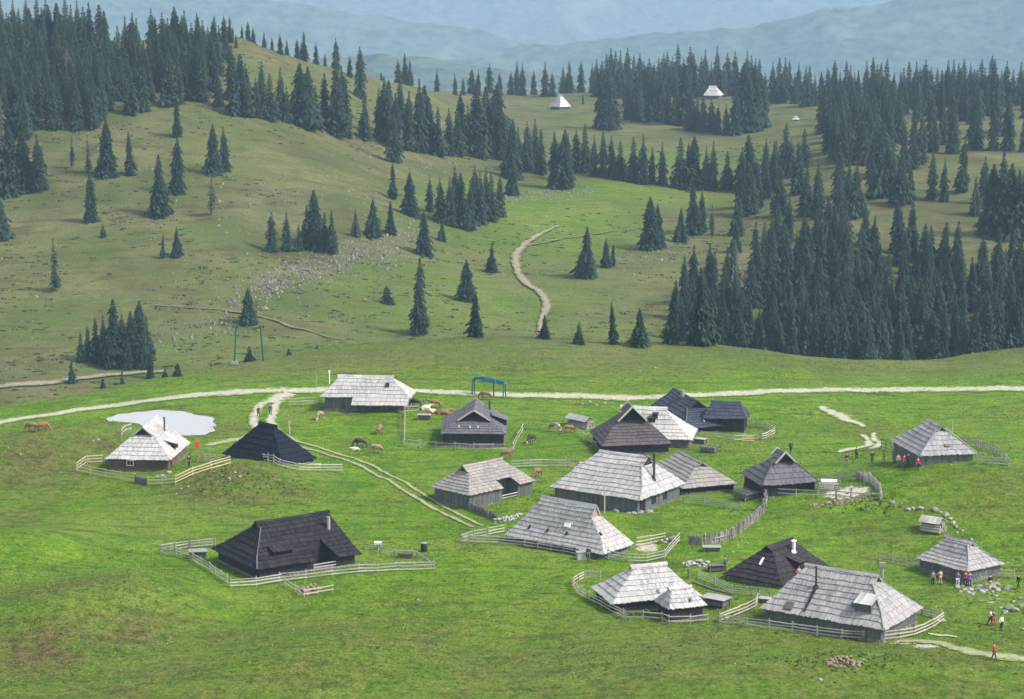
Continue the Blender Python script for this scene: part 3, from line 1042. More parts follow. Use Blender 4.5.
def dormer(key, px, py, w, hd, dep, rise, rmat, wmat, frontdark=True):
    """a shed dormer: its front opening centred on the picture position"""
    p, n = on_roof(key, px, py)
    f = Vector((n.x, n.y, 0)).normalized()
    s = Vector((-f.y, f.x, 0))
    q = p + f * 0.25
    mb = MB()
    back = q - f * dep
    zt, zl = q.z + hd, q.z - .3
    for sg in (-1, 1):
        a = q + s * (sg * w / 2); c = back + s * (sg * w / 2)
        mb.beam((a.x, a.y, (zt + zl) / 2), (c.x, c.y, (zt + zl) / 2 + 0.1), .08, zt - zl)
    mb.box((q.x - f.x * .15, q.y - f.y * .15, (zt + zl) / 2), (w, .08, zt - zl), math.atan2(s.y, s.x), 0.3)
    d = mb.build('dormer', wmat, HUTS[key]['roof'])
    if frontdark:
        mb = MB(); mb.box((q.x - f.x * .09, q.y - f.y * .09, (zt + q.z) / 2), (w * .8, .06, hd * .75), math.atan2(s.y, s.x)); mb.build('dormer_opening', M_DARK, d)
    mb = MB()
    nb = max(3, int(w / .25))
    for k in range(nb):
        o = s * ((k + .5) / nb - .5) * (w + .4)
        a = q + f * .25 + o; c = back + o
        mb.beam((a.x, a.y, zt + .05), (c.x, c.y, zt + rise + RND.uniform(0, .02)), (w + .4) / nb - .01, .06)
    mb.build('dormer_roof', rmat, d)
    return d


R_LIGHT = roof_mat('pale_weathered_shingle', (0.40, 0.385, 0.37), 0.5)
R_WHITE = roof_mat('silver_shingle', (0.46, 0.44, 0.415), 0.45)
R_MID = roof_mat('grey_shingle', (0.30, 0.285, 0.285), 0.55)
R_SWEEP = roof_mat('pale_grey_shingle', (0.37, 0.355, 0.345), 0.5)
R_WARM = roof_mat('warm_grey_shingle', (0.27, 0.25, 0.23), 0.45)
R_DGREY = roof_mat('slate_grey_shingle', (0.12, 0.115, 0.13), 0.5)
R_BROWNG = roof_mat('brown_grey_shingle', (0.095, 0.080, 0.085), 0.5)
R_DARK = roof_mat('dark_tarred_shingle', (0.034, 0.028, 0.033), 0.7)
R_BLACK = roof_mat('black_tarred_shingle', (0.024, 0.022, 0.027), 1.0)
R_BLUE = roof_mat('blue_black_shingle', (0.008, 0.012, 0.022), 0.6)
R_NAVY = roof_mat('dark_blue_grey_shingle', (0.050, 0.058, 0.080), 0.5)

P = {
 'pond': (-50.46, 315.57, 84.8, 4.11, 7.14, 4.73, 4.50, 3.98, 1.7),
 'blue': (-34.2, 317.2, -42, 1.7, 6.0, 6.4, 3.3, 4.8, 0.45),
 'lean': (-22.83, 355.58, -6.2, 4.43, 6.72, 7.41, 2.96, 3.04, 2.2),
 'gable': (-5.49, 334.66, 89.1, 4.48, 7.49, 4.27, 4.66, 2.81, 1.9),
 'porch': (-3.86, 294.47, 44.4, 3.56, 5.85, 6.28, 3.62, 3.04, 1.9),
 'flare': (6.78, 269.21, -38.4, 4.10, 7.36, 7.40, 3.03, 4.94, 0.8),
 'chim': (14.47, 292.56, -33.7, 3.66, 7.66, 5.82, 5.78, 4.46, 2.0),
 'behind': (23.97, 303.60, -70.9, 3.99, 6.62, 6.74, 3.99, 2.75, 0.9),
 'barge': (17.0, 326.5, -82.0, 1.9, 4.8, 5.6, 5.0, 4.8, 1.4),
 'white': (19.20, 330.36, -10.3, 3.43, 4.24, 7.41, 4.10, 4.03, 1.2),
 'dblue': (26.56, 347.40, -74.3, 5.39, 5.86, 10.40, 4.41, 3.09, 0.9),
 'annex': (32.09, 340.30, -11.3, 2.26, 3.14, 3.32, 2.57, 2.24, 2.2),
 'yard': (35.09, 294.47, -73.7, 1.41, 4.33, 3.28, 3.93, 3.74, 1.8),
 'right': (55.91, 299.66, -77.6, 2.53, 5.52, 4.78, 3.95, 3.41, 1.6),
 'front': (14.89, 244.60, 17.3, 2.11, 5.41, 4.90, 3.45, 3.23, 1.3),
 'shed': (17.88, 238.55, 20.8, 1.32, 2.09, 2.23, 1.99, 1.86, 1.5),
 'black': (30.59, 256.92, 49.8, 2.60, 5.46, 4.74, 4.03, 3.41, 0.4),
 'big': (34.79, 236.54, -33.5, 4.25, 7.10, 7.18, 4.86, 4.37, 1.5),
 'edge': (50.9, 256.0, -52.7, 2.05, 3.57, 4.17, 3.09, 2.66, 1.2),
 'lone': (-25.55, 261.90, 33.2, 4.83, 7.63, 5.85, 5.78, 4.11, 1.4),
 'farA': (22.23, 1063.68, -49.7, 1.03, 4.12, 3.50, 3.39, 5.90, 1.5),
 'farB': (95.96, 1108.45, -22.1, 1.99, 3.64, 4.31, 4.09, 4.56, 1.5),
 'farC': (117.31, 957.08, -19.3, 0.42, 1.1, 1.1, 1.7, 1.3, 0.6),
 'tool': (10.34, 307.50, -13.3, 1.11, 1.23, 1.19, 1.08, 0.68, 1.3),
}
hut('pond', P['pond'], 'silver roofed hut with small white window beside the pond', 'B', R_LIGHT, M_WALLB, gl=.30, gr=.25, walls='logs', ridge_over=.5, window=[('W', 1.2, 1.1, .9, .7)], door=[('F', -4.6, 1, .9, 1.6)], cw=.72)
hut('blue', P['blue'], 'blue black steep roofed hut standing at the village track', 'A', R_BLUE, M_DARK, gl=.06, gr=.10, flare=(.25, .72), walls='planks', inset=.35)
hut('lean', P['lean'], 'pale hut below the gravel road with patched lower roof on its front', 'A', R_LIGHT, M_WALLG, gl=.15, gr=.15, lean=(-1.6, 7.2, 1.5, .95), cw=.75)
hut('gable', P['gable'], 'slate grey hut whose dark gable faces down to a railed yard with cows around', 'B', R_DGREY, M_WALLD, gl=.52, gr=.3, cw=.7, barge=True, ridge_over=.9, inset=.35)
hut('porch', P['porch'], 'grey hut with dark porch cut into its roof above the two-rut track', 'B', R_WARM, M_WALLG, gl=.25, gr=.05, cut=(.3, 3.3, .0, 2.6, .95), cw=.5, bw=.2, inset=.35)
hut('flare', P['flare'], 'large silver grey hut with sweeping roof almost down to the grass', 'A', R_SWEEP, M_WALLG, flare=(.28, .66), gl=.1, gr=.30, gmat=M_ORANGE, ridge_over=.12, cw=.62, inset=.5)
hut('chim', P['chim'], 'grey hut with braced dark stovepipe and two windows in its plank end', 'A', R_SWEEP, M_WALLG, gl=.05, gr=.26, flare=(.3, .69), cw=.85, window=[('E', -1.4, 1.15, .9, .9), ('E', 1.5, 1.15, .9, .9)], door=[('E', -4.2, 1, 1.3, 1.7)], inset=.45, ridge_over=.1, hip=True)
hut('behind', P['behind'], 'warm grey hipped hut partly hidden behind the stovepipe hut', 'A', R_WARM, M_WALLD, gl=.2, gr=.2, cw=.7, inset=.45)
hut('barge', P['barge'], 'dark brown grey hut with pale barge boards and deep shaded gable', 'A', R_BROWNG, M_WALLD, gl=.2, gr=.42, cw=.7, barge=True, ridge_over=1.3, inset=.4)
hut('white', P['white'], 'whitish roofed hut with a dark roof box and small dormer between darker huts', 'A', R_WHITE, M_WALLG, gl=.1, gr=.1, flare=(.3, .62), cw=.75, inset=.4)
hut('dblue', P['dblue'], 'dark blue grey hut touching the gravel road at the top of the village', 'A', R_NAVY, M_WALLD, gl=.15, gr=.38, flare=(.3, .66), cw=.7, inset=.45, hip=True)
hut('annex', P['annex'], 'small dark annex hut beside the blue grey hut near the road', 'A', R_NAVY, M_WALLD, gl=.03, gr=.03, cw=.7, inset=.3)
hut('yard', P['yard'], 'dark grey hut with broad gable next to the fenced dirt yard', 'A', R_DGREY, M_WALLD, gl=.2, gr=.36, cw=.8, barge=True, ridge_over=.8, inset=.4, hip=True)
hut('right', P['right'], 'grey pyramid-like hut alone on the meadow below the road at right', 'A', R_MID, M_WALLG, gl=.15, gr=.17, cw=.7, inset=.35, hip=True)
hut('front', P['front'], 'pale hut with a low side shed roof and railed pen low in the foreground', 'B', R_LIGHT, M_WALLD, flare=(.3, .64), gl=.12, gr=.08, cw=.72, inset=.4, window=[('F', -1.0, .8, .8, .6)])
hut('shed', P['shed'], 'small silver roofed outbuilding at the corner of the pale hut', 'B', R_LIGHT, M_WALLD, flare=(.3, .7), gl=.12, gr=.08, cw=.62, inset=.3)
hut('black', P['black'], 'black and brown hut with white chimney pipe behind the largest hut', 'B', R_DARK, M_WALLD, flare=(.25, .72), gl=.16, gr=.12, cw=.7, inset=.4)
hut('big', P['big'], 'largest grey hut with sooty stovepipe streak and little dormer in the foreground', 'A', R_MID, M_WALLG, flare=(.25, .72), gl=.05, gr=.2, cw=.72, inset=.45, hip=True)
hut('edge', P['edge'], 'small slate grey hut with visitors gathered in front of it', 'A', R_DGREY if False else R_MID, M_WALLG, flare=(.35, .56), gl=.08, gr=.16, cw=.62, inset=.3, hip=True)
hut('lone', P['lone'], 'black hut with recessed dark porch and rusty chimney standing alone on the slope', 'B', R_BLACK, M_WALLD, gl=.16, gr=.06, flare=(.25, .70), cut=(-.2, 2.9, .2, 1.9, 1.75), cw=.7, inset=.5, hip=True)
hut('farA', P['farA'], 'tiny white roofed hut on the far ridge left of a broad spruce', 'A', R_WHITE, M_WALLG, gl=.2, gr=.2, group='distant huts on the far ridge', bw=.8, cw=1.2)
hut('farB', P['farB'], 'tiny white roofed hut before the trees on the far skyline', 'A', R_WHITE, M_WALLG, gl=.2, gr=.2, group='distant huts on the far ridge', bw=.8, cw=1.2)
hut('farC', P['farC'], 'tiniest pale roof in a clearing of the right hand forest', 'A', R_WHITE, M_WALLG, gl=.2, gr=.2, group='distant huts on the far ridge', bw=.8, cw=1.2)
hut('tool', P['tool'], 'little grey lean tool shed left of the stovepipe hut', 'A', R_MID, M_WALLD, gl=.03, gr=.03, cw=.5, inset=.15)

# chimneys, dormers, vents
pipe('pond', 164.5, 431.5, 2.0, .11)
dormer('pond', 175, 448, 1.5, .75, 1.5, .5, R_LIGHT, M_WALLD)
pipe('gable', 489.5, 409.5, 1.3, .14, flash=.35)
dormer('gable', 505, 423.5, 3.0, .7, 2.2, .9, R_DGREY, M_WALLD)
p_ = pipe('chim', 654.0, 479.5, 3.5, .16, flash=.45)
q_, _ = on_roof('chim', 654.5, 478.5)
mb = MB(); mb.beam(q_ + Vector((0, 0, 2.2)), q_ + Vector((-1.5, -1.1, 3.5)), .12, .12); mb.beam(q_ + Vector((0, 0, 2.4)), q_ + Vector((-.9, .8, 1.2)), .08, .08)
mb.build('pipe_brace', M_PIPE, p_)
pipe('white', 636.5, 424, 1.7, .12)
dormer('white', 652, 421.5, .9, .55, .8, .1, M_PIPE, M_PIPE, False)
dormer('white', 655.5, 417.5, .6, .6, .6, .1, M_PIPE, M_PIPE, False)
dormer('white', 649, 435.5, 1.2, .8, 1.0, .2, R_WHITE, M_DARK)
pipe('dblue', 705, 402, 1.0, .3, M_STONEG, cap=False, name='chimney')
pipe('black', 793.7, 551.5, 1.3, .19, M_WHITE, flash=.42)
dormer('black', 801, 567.5, 1.7, .75, 1.7, .5, R_DARK, M_DARK)
pipe('big', 816.0, 587, 2.2, .12, flash=.38)
dormer('big', 864, 611, 1.7, .8, 1.7, .7, R_LIGHT, M_WALLG, False)
pipe('lone', 328.5, 528.5, 1.4, .22, M_STONE, cap=False, name='chimney')
dormer('lone', 282, 553.5, 2.3, .35, 1.3, .5, R_BLACK, M_DARK)


def hatch(key, px, py, w, h, mat, name='roof_hatch'):
    p, n = on_roof(key, px, py)
    f = Vector((n.x, n.y, 0)).normalized(); s = Vector((-f.y, f.x, 0)); u = n.cross(s).normalized()
    mb = MB()
    a = p + n * .16
    mb.beam(a - u * (h / 2), a + u * (h / 2), w, .12, up=n)
    return mb.build(name, mat, HUTS[key]['roof'])


hatch('big', 789.5, 606.5, .9, 1.0, M_WALLG)
hatch('big', 854.5, 605, .5, .6, M_WALLG)
hatch('flare', 568, 525.5, .9, .5, M_WHITE)
for a, c in ((530, 527.5), (548, 531), (567, 534), (600, 534.5)): hatch('flare', a, c, .22, .45, M_DARK, 'roof_vent')
hatch('black', 762, 562, .22, 1.0, M_WHITE, 'pale_slat')
hatch('lean', 387.5, 385.5, .6, .7, M_DARK)
hatch('right', 947, 446, .7, .4, M_WALLG)
hatch('front', 658, 592, .25, .45, M_WALLG, 'roof_vent'); hatch('shed', 690, 600.5, .22, .4, M_WALLG, 'roof_vent')
hatch('dblue', 703.5, 421, .2, .7, M_LIGHTWOOD, 'pale_slat')
for a, c in ((459, 427.5), (470, 428), (478, 427.8)): hatch('gable', a, c, .15, .6, M_LIGHTWOOD, 'pale_slat')
# soot streak as a row of darkened boards under the stovepipe
for k in range(5): hatch('big', 814.5 - k * 2.2, 592 + k * 4.4, .30 - k * .03, .62, M_WALLD, 'sooty_board')

# ---------------------------------------------------------------- fences
def densify(pts, sp):
    """ground points about sp metres apart along picture positions"""
    Pw = [hit(*p) for p in pts]
    out = [Pw[0]]
    for a, b_ in zip(Pw[:-1], Pw[1:]):
        L = float(np.hypot(*(b_[:2] - a[:2])))
        n = max(1, round(L / sp))
        for i in range(1, n + 1):
            q = a + (b_ - a) * i / n
            out.append(np.array([q[0], q[1], H1(q[0], q[1])]))
    return out


def rail_fence(label, pts, rails=3, hgt=1.05, sp=2.3, rmat=None, pmat=None, group=None, post=0.13, board=0.115, cat='fence', name='rail_fence', extra=0.12, messy=0.05):
    Q = densify(pts, sp)
    o = Vector(Q[0])
    t = thing(name, label, cat, o, group=group)
    for p in Q:
        mb = MB()
        x, y, z = Vector(p) - o
        lx, ly = RND.uniform(-.04, .04), RND.uniform(-.04, .04)
        mb.tube([(x, y, z - .35), (x + lx, y + ly, z + hgt + extra + RND.uniform(-.05, .12))], [post * .6, post * .5], 6)
        mb.build('post', pmat or M_POST, t)
    for k in range(rails):
        zz = hgt * (k + .75) / (rails - .25 + .05) if rails > 1 else hgt * .85
        zz = min(zz, hgt - .04)
        mb = MB()
        for a, b_ in zip(Q[:-1], Q[1:]):
            a = Vector(a) - o; b_ = Vector(b_) - o
            d = (b_ - a).normalized(); s = Vector((d.y, -d.x, 0)) * (post * .6 + .02)
            j = RND.uniform(-messy, messy), RND.uniform(-messy, messy)
            mb.beam(a - d * .15 + s + Vector((0, 0, zz + j[0])), b_ + d * .15 + s + Vector((0, 0, zz + j[1])), .045, board * RND.uniform(.85, 1.15))
        mb.build('rail', rmat or M_RAIL, t)
    return t


def wire_fence(label, pts, hgt=1.0, sp=3.0, wires=4, pmat=None, mesh=True):
    Q = densify(pts, sp); o = Vector(Q[0])
    t = thing('wire_fence', label, 'fence', o)
    for p in Q:
        mb = MB(); x, y, z = Vector(p) - o
        mb.tube([(x, y, z - .3), (x, y, z + hgt + .12)], .07, 6); mb.build('post', pmat or M_POST, t)
    for k in range(wires):
        mb = MB()
        for a, b_ in zip(Q[:-1], Q[1:]):
            a = Vector(a) - o; b_ = Vector(b_) - o; zz = Vector((0, 0, .12 + (hgt - .14) * k / max(1, wires - 1)))
            mb.beam(a + zz, b_ + zz, .03, .03)
        mb.build('wire', M_WIRE, t)
    if mesh:
        mb = MB()
        for a, b_ in zip(Q[:-1], Q[1:]):
            a = Vector(a) - o; b_ = Vector(b_) - o; n = int((b_ - a).length / .22)
            for i in range(0, n + 1):
                p = a + (b_ - a) * i / n; mb.beam(p + Vector((0, 0, .1)), p + Vector((0, 0, hgt)), .018, .018)
        mb.build('wire_mesh', M_WIRE, t)
    return t


def palisade(label, pts, hgt=1.0, sp=.26, mat=None, name='picket_fence', w=.17, cat='fence', lean=.1):
    Q = densify(pts, sp); o = Vector(Q[0])
    t = thing(name, label, cat, o)
    mb = MB()
    for p in Q:
        x, y, z = Vector(p) - o
        h = hgt * RND.uniform(.82, 1.12); a, b_ = RND.uniform(-lean, lean), RND.uniform(-lean, lean)
        mb.tube([(x, y, z - .2), (x + a, y + b_, z + h)], [w * .5 * RND.uniform(.8, 1.2), w * .38], 5)
    mb.build('pickets', mat or M_STONE, t)
    mb = MB()
    for k in range(0, len(Q) - 8, 8):
        a = Vector(Q[k]) - o; b_ = Vector(Q[k + 8]) - o
        mb.beam(a + Vector((.1, -.1, hgt * .55)), b_ + Vector((.1, -.1, hgt * .55)), .06, .1)
    mb.build('rail', mat or M_STONE, t)
    return t


M_STAKE = tinted('rough_grey_stake', (0.22, 0.20, 0.175), .8)


def stone_wall(label, pts, hgt=.6, wid=.8, sp=.42, mat=None, name='dry_stone_wall', cat='stone wall'):
    Q = densify(pts, sp); o = Vector(Q[0])
    mb = MB()
    for i, p in enumerate(Q):
        x, y, z = Vector(p) - o
        for l in range(2):
            for s in (-1, 1):
                sz = RND.uniform(.2, .42)
                mb.rock((x + RND.uniform(-.2, .2) + s * wid * .2, y + RND.uniform(-.2, .2) + s * wid * .2, z + hgt * (.15 + .55 * l)), (sz, sz * RND.uniform(.6, 1), sz * RND.uniform(.5, .8)), RND.random(), RND.uniform(0, 3))
    o_ = mb.build(name, mat or M_STONE, None, o)
    o_['label'] = label; o_['category'] = cat
    return o_


rail_fence('new yellowish three rail fence round the pond hut, left and front stretch', [(104, 463), (87, 464), (76.6, 471.4), (90, 474.5), (105.7, 477.5), (134.8, 481.8)], 3, 1.15, 2.2, M_RAILNEW)
rail_fence('new yellowish rail fence sweeping round the right side of the pond hut', [(148, 485.5), (162, 485), (175.5, 484), (193, 475.8), (211, 470), (229.5, 464.5), (214, 462.5), (198, 461.5)], 3, 1.15, 2.2, M_RAILNEW)
palisade('grey board gate between the two yellowish fences of the pond hut', [(135.5, 482.3), (147.3, 485)], .95, .3, M_WALLG, 'board_gate', .3, 'gate', .02)
rail_fence('short yellow railing on the bank behind the pond hut, near the water', [(121, 438), (131, 431.5)], 2, 1.2, 1.5, M_RAILNEW)
rail_fence('grey rail fence running down in front of the blue black hut', [(256, 456.5), (268, 462), (279.8, 467), (299, 471.5), (320, 471.7), (341.6, 471.7)], 3, 1.1, 2.6)
rail_fence('grey rail fence beside the gravel road, left of the patched pale hut', [(289.5, 406.5), (303, 406), (320, 405)], 3, 1.3, 2.6)
rail_fence('weathered rail fence round the front of the slate grey gable hut', [(404, 446), (420, 448), (436, 449.5), (455, 450.5), (474, 451.4), (493, 451.5), (512, 451.4), (517, 441), (522.4, 431)], 2, 1.1, 2.4)
rail_fence('thin pole fence running back towards the patched pale hut from the gable hut yard', [(404, 444), (404.3, 428), (404.6, 414), (417, 413.5)], 2, 1.2, 4.0, M_LIGHTWOOD)
rail_fence('pale three rail fence on the grass between the gable hut and the tool shed', [(512, 468.5), (530, 467.5), (548, 467), (566, 467), (577, 467.5)], 3, 1.1, 2.3)
palisade('grey picket fence at the near corner of the porch hut along the rutted track', [(467, 509), (481, 514.5), (497, 521.5)], .95, .3, M_WALLG, w=.26)
stone_wall('low heap of grey stones between picket fence and sweeping roof', [(498, 522), (507, 521), (517, 518)], .55, 1.0, .5, M_STONEG)
rail_fence('rail fence along the grass in front of the large sweeping roof', [(506, 533), (488, 536.5), (474, 539), (461.7, 543), (472, 543.2), (498, 544.5), (524.6, 547.3), (551, 551), (576, 555.5)], 3, 1.05, 2.3)
rail_fence('rail fence continuing right from the stone bin to the gate path', [(590, 555.5), (608, 559), (628, 562.5), (646, 563), (664, 558.6), (672, 549), (678.5, 541.8)], 3, 1.05, 2.3)
rail_fence('short pale rail fence right of the sweeping roof by the bare path', [(637, 547), (650, 544.6), (664, 542)], 3, 1.15, 2.2, M_LIGHTWOOD)
stone_wall('grey pile of stones at the corner of the short pale fence', [(664, 543), (672, 541)], .6, 1.1, .5, M_STONEG)
palisade('long curving palisade of rough grey stakes below the stovepipe hut', [(689, 544.5), (700, 544.7), (712, 544.0), (723, 541.5), (732, 538.5), (740, 533.5), (746, 528.5), (752, 523.5), (758, 519), (764, 512), (766, 504), (764, 497), (760, 492.5)], 1.25, .19, M_STAKE, w=.27, lean=.2)
wire_fence('wire fence with dark foot rail running from pale hut towards largest hut', [(697, 578), (715, 585), (732, 593.5), (751, 595.5), (770, 598)], .95, 3.0, 4)
mb = MB(); Q = densify([(693, 583), (712, 590), (733, 595)], 2.0); o = Vector(Q[0])
for a, b_ in zip(Q[:-1], Q[1:]): mb.beam(Vector(a) - o + Vector((0, 0, .1)), Vector(b_) - o + Vector((0, 0, .1)), .2, .2)
mb.build('long_beam', M_DARKPOST, None, o, label='long dark squared beam lying on the grass below the wire fence', category='beam')
wire_fence('wire fence with posts on the lawn right of the stovepipe hut', [(683, 502.5), (704, 505), (725.6, 508), (741, 509.5)], 1.0, 2.6, 4)
rail_fence('bent pale rail fence curling up at the left of the largest hut', [(719.7, 622.5), (729, 619), (738.4, 615.3), (747, 611.8), (754.8, 607.7), (758.4, 600)], 3, 1.05, 2.0, M_LIGHTWOOD)
rail_fence('grey rail fence along the front of the largest hut', [(721, 623.5), (733, 624.5), (746.6, 626.5), (769, 629), (792.3, 632), (817, 635.5), (841.6, 638.6), (863, 640), (883.7, 641)], 3, .95, 2.3)
rail_fence('pale rail fence sweeping up round the right corner of the largest hut', [(885, 641), (900, 639), (914, 636.5), (924, 632.6), (933, 628), (942.3, 621.8)], 3, 1.05, 2.0, M_LIGHTWOOD)
rail_fence('short rail fence behind the bright hip of the largest hut', [(923, 614.5), (932, 617), (941, 619.5)], 3, .9, 2.0)
rail_fence('pale pole fence round the left and front of the low pale hut', [(600, 580), (585, 579.6), (573, 587), (580.6, 596), (594, 603), (610, 611.5), (623.6, 618.5)], 3, 1.0, 2.0, M_LIGHTWOOD)
rail_fence('grey rail fence in front of the low pale hut and its outbuilding', [(625, 619.5), (643, 620), (662, 621.5), (669, 624.5), (690, 624.5), (707, 622)], 2, .95, 2.3)
rail_fence('grey rails in front of the dirt yard beside the broad gable hut', [(756, 493.5), (773.8, 496), (796, 497), (817.5, 497.7), (836, 498), (851, 500), (866, 501), (880, 501)], 2, 1.0, 2.6)
palisade('curved grey board fence at the right end of the dirt yard', [(881, 500.5), (880, 492), (875, 486), (870.6, 482.3), (864, 480.3), (858, 479.8)], 1.1, .26, M_STONEG, w=.24)
rail_fence('thin brown rails closing the back of the dirt yard', [(824, 481), (838, 479.5), (856, 479.5)], 3, 1.0, 2.4, M_POST)
rail_fence('weathered fence from the front of the lone right hand meadow hut', [(977, 463.8), (992, 464.8), (1008, 466), (1000, 457.5), (990, 452), (976, 446.5), (962.7, 442)], 3, 1.05, 2.6, M_STONEG)
rail_fence('short fence stub with dark posts left of the lone right hand meadow hut', [(881.5, 448.5), (886, 449.5), (891, 452)], 3, 1.35, 1.6, M_WALLG, M_DARKPOST)
rail_fence('long pale board fence in front of the blue grey hut', [(681, 433), (701.5, 438.2), (718, 440.5), (734.3, 441.8), (745, 441.4), (757, 441)], 2, 1.0, 2.6)
rail_fence('yellowish rail fence panel at the right end of the blue grey hut', [(743, 441.5), (753, 441.5)], 4, 1.0, 1.8, M_RAILNEW)
rail_fence('jumbled grey fence of the small pen right of the annex hut', [(761.7, 440.5), (774, 434), (763, 428.5), (750, 426)], 3, 1.0, 1.9)
rail_fence('grey rail fence along the left side of the black lone hut', [(215, 546.5), (190, 549), (160.3, 553.5), (176, 556), (193, 561), (210, 571), (227.5, 584)], 3, 1.0, 2.3)
rail_fence('long pale rail fence below the black lone hut', [(231, 588), (256, 586.5), (280, 582.5), (305.6, 579.5), (332, 576), (358.8, 573.2), (396, 571.3), (433.8, 570)], 3, 1.05, 2.4)
rail_fence('sparse dark post fence right of the black lone hut', [(364, 549.5), (380, 552.5), (394.7, 556), (416.6, 557.5), (433, 569)], 1, .9, 3.2, M_WIRE, M_DARKPOST)
rail_fence('little three sided rail pen below the black lone hut', [(285.3, 586), (295, 591.5), (304, 597), (318, 594.5), (332, 592)], 2, .85, 2.0, M_LIGHTWOOD)
rail_fence('pale double rail fence reaching left from the small hut with visitors', [(879, 560), (892, 562.5), (906, 565.5), (924, 569)], 2, .9, 2.5, M_STONEG)
rail_fence('short grey fence at the right corner of the small hut with visitors', [(1001, 578), (1013.6, 578.5)], 3, 1.0, 1.6)
rail_fence('slanting pole fence at the left of the pale barge board hut', [(572, 431), (583, 438), (597, 448.5)], 2, .9, 2.4)

# ---------------------------------------------------------------- yard things
def at_px(px, py): return Vector(hit(px, py))


def slab_table(label, px, py, L, Wd, h, rz, mat=None, name='slab_table', cat='table', slats=0):
    o = at_px(px, py)
    t = thing(name, label, cat, o, math.radians(rz))
    mb = MB()
    if slats:
        for k in range(slats): mb.box((-L / 2 + L * (k + .5) / slats, 0, h), (L / slats * .55, Wd, .08))
        mb.box((0, Wd / 2, h - .03), (L, .1, .1)); mb.box((0, -Wd / 2, h - .03), (L, .1, .1))
    else:
        n = max(3, int(Wd / .3))
        for k in range(n): mb.box((0, -Wd / 2 + Wd * (k + .5) / n, h), (L, Wd / n - .02, .08))
    mb.build('table_top', mat or M_RAIL, t)
    for sx in (-1, 1):
        for sy in (-1, 1):
            mb = MB(); mb.box((sx * L * .42, sy * Wd * .38, h / 2 - .1), (.12, .12, h + .15)); mb.build('leg', M_DARKPOST, t)
    mb = MB(); mb.box((0, 0, h * .45), (L * .8, Wd * .7, h * .5)); mb.build('base_box', M_DARKPOST, t)
    return t


slab_table('low grey slab topped table on the grass by the brown and white cows', 424.5, 419, 2.1, 1.2, .7, -5)
slab_table('grey stone topped box at the left fence of the black lone hut', 198, 557, 2.2, 1.6, .8, 8, M_STONE)
slab_table('dark slatted hay cart at the bend of the palisade', 746.5, 499, 2.6, 2.6, 1.0, 35, M_WALLG, 'hay_cart', 'cart', slats=7)
slab_table('dark trestle table left of the black and brown hut', 716, 571, 1.9, 1.1, .75, 10, M_DARKPOST)
slab_table('low brown bench by the sparse post fence', 405.5, 557.8, 1.8, .6, .45, -8, M_WALLB, 'bench', 'bench')
slab_table('flat grey boards stacked beside the long palisade', 711.5, 550.5, 2.2, 1.1, .5, 0, M_STONEG, 'board_stack', 'board stack')
slab_table('pale plank table below the whitish roofed hut', 700.5, 443.5, 1.8, 1.2, .75, -30)
slab_table('jumbled grey picnic table of thick planks below the whitish roofed hut', 709, 452, 2.4, 1.7, .8, -25, M_WALLG, slats=6)
slab_table('dark open lean to shelter beside the small silver outbuilding', 716, 606, 3.0, 2.0, 1.0, -35, M_STONEG, 'lean_to_shelter', 'shelter')
slab_table('grey board cover lying on the grass left of the largest hut', 766, 602, 1.6, 1.0, .45, -20, M_RAIL, 'board_cover', 'board cover')


def log_stack(label, px, py, L, n, rz, mat, cover=True, r=.16):
    o = at_px(px, py); t = thing('log_stack', label, 'log stack', o, math.radians(rz))
    mb = MB()
    for row in range(n):
        for k in range(n + 2 - row):
            a = (-(n + 2 - row) / 2 + k + .5) * r * 2
            mb.tube([(-L / 2 + RND.uniform(-.1, .1), a, r + row * r * 1.75), (L / 2 + RND.uniform(-.1, .1), a, r + row * r * 1.75)], r * RND.uniform(.85, 1.05), 7)
    mb.build('logs', M_POST, t)
    if cover:
        mb = MB(); zz = r * 2 + n * r * 1.75
        for s in (-1, 1):
            for k in range(5): mb.beam((-L / 2 - .1 + (k) * (L + .2) / 5 + .1, 0, zz + .28), (-L / 2 + (k) * (L + .2) / 5 + .1, s * r * (n + 2.5), zz - .35), (L + .2) / 5 - .03, .05)
        mb.build('cover', mat, t)
    return t


log_stack('roofed grey log stack on the meadow above the small hut with visitors', 933, 531, 2.6, 4, -35, M_RAIL, r=.17)
log_stack('long slanted pile of weathered poles left of the pale barge board hut', 581, 427, 4.2, 4, -48, M_STONEG, True, .17)

# trailer like pen with a white tub in the yard
o = at_px(829, 489); t = thing('wooden_pen', 'small grey wooden pen in the dirt yard next to the broad gable hut', 'pen', o, math.radians(-8))
for k, (x, y, L, rz) in enumerate(((0, -1.1, 2.8, 0), (0, 1.1, 2.8, 0), (-1.4, 0, 2.2, 90), (1.4, 0, 2.2, 90))):
    mb = MB()
    for z in (.25, .6, .95): mb.box((x, y, z), (L, .06, .18), math.radians(rz))
    for s in (-1, 1): mb.box((x + s * L * .5 * math.cos(math.radians(rz)), y + s * L * .5 * math.sin(math.radians(rz)), .6), (.12, .12, 1.4))
    mb.build('side_panel', M_RAIL, t)
o2 = at_px(829, 489) + Vector((0, 0, 0)); mb = MB()
V_ = [(-.85, -.6, .72), (.85, -.6, .72), (.85, .6, .72), (-.85, .6, .72), (-1, -.75, 1.15), (1, -.75, 1.15), (1, .75, 1.15), (-1, .75, 1.15), (-.9, -.65, 1.15), (.9, -.65, 1.15), (.9, .65, 1.15), (-.9, .65, 1.15), (-.8, -.55, .85), (.8, -.55, .85), (.8, .55, .85), (-.8, .55, .85)]
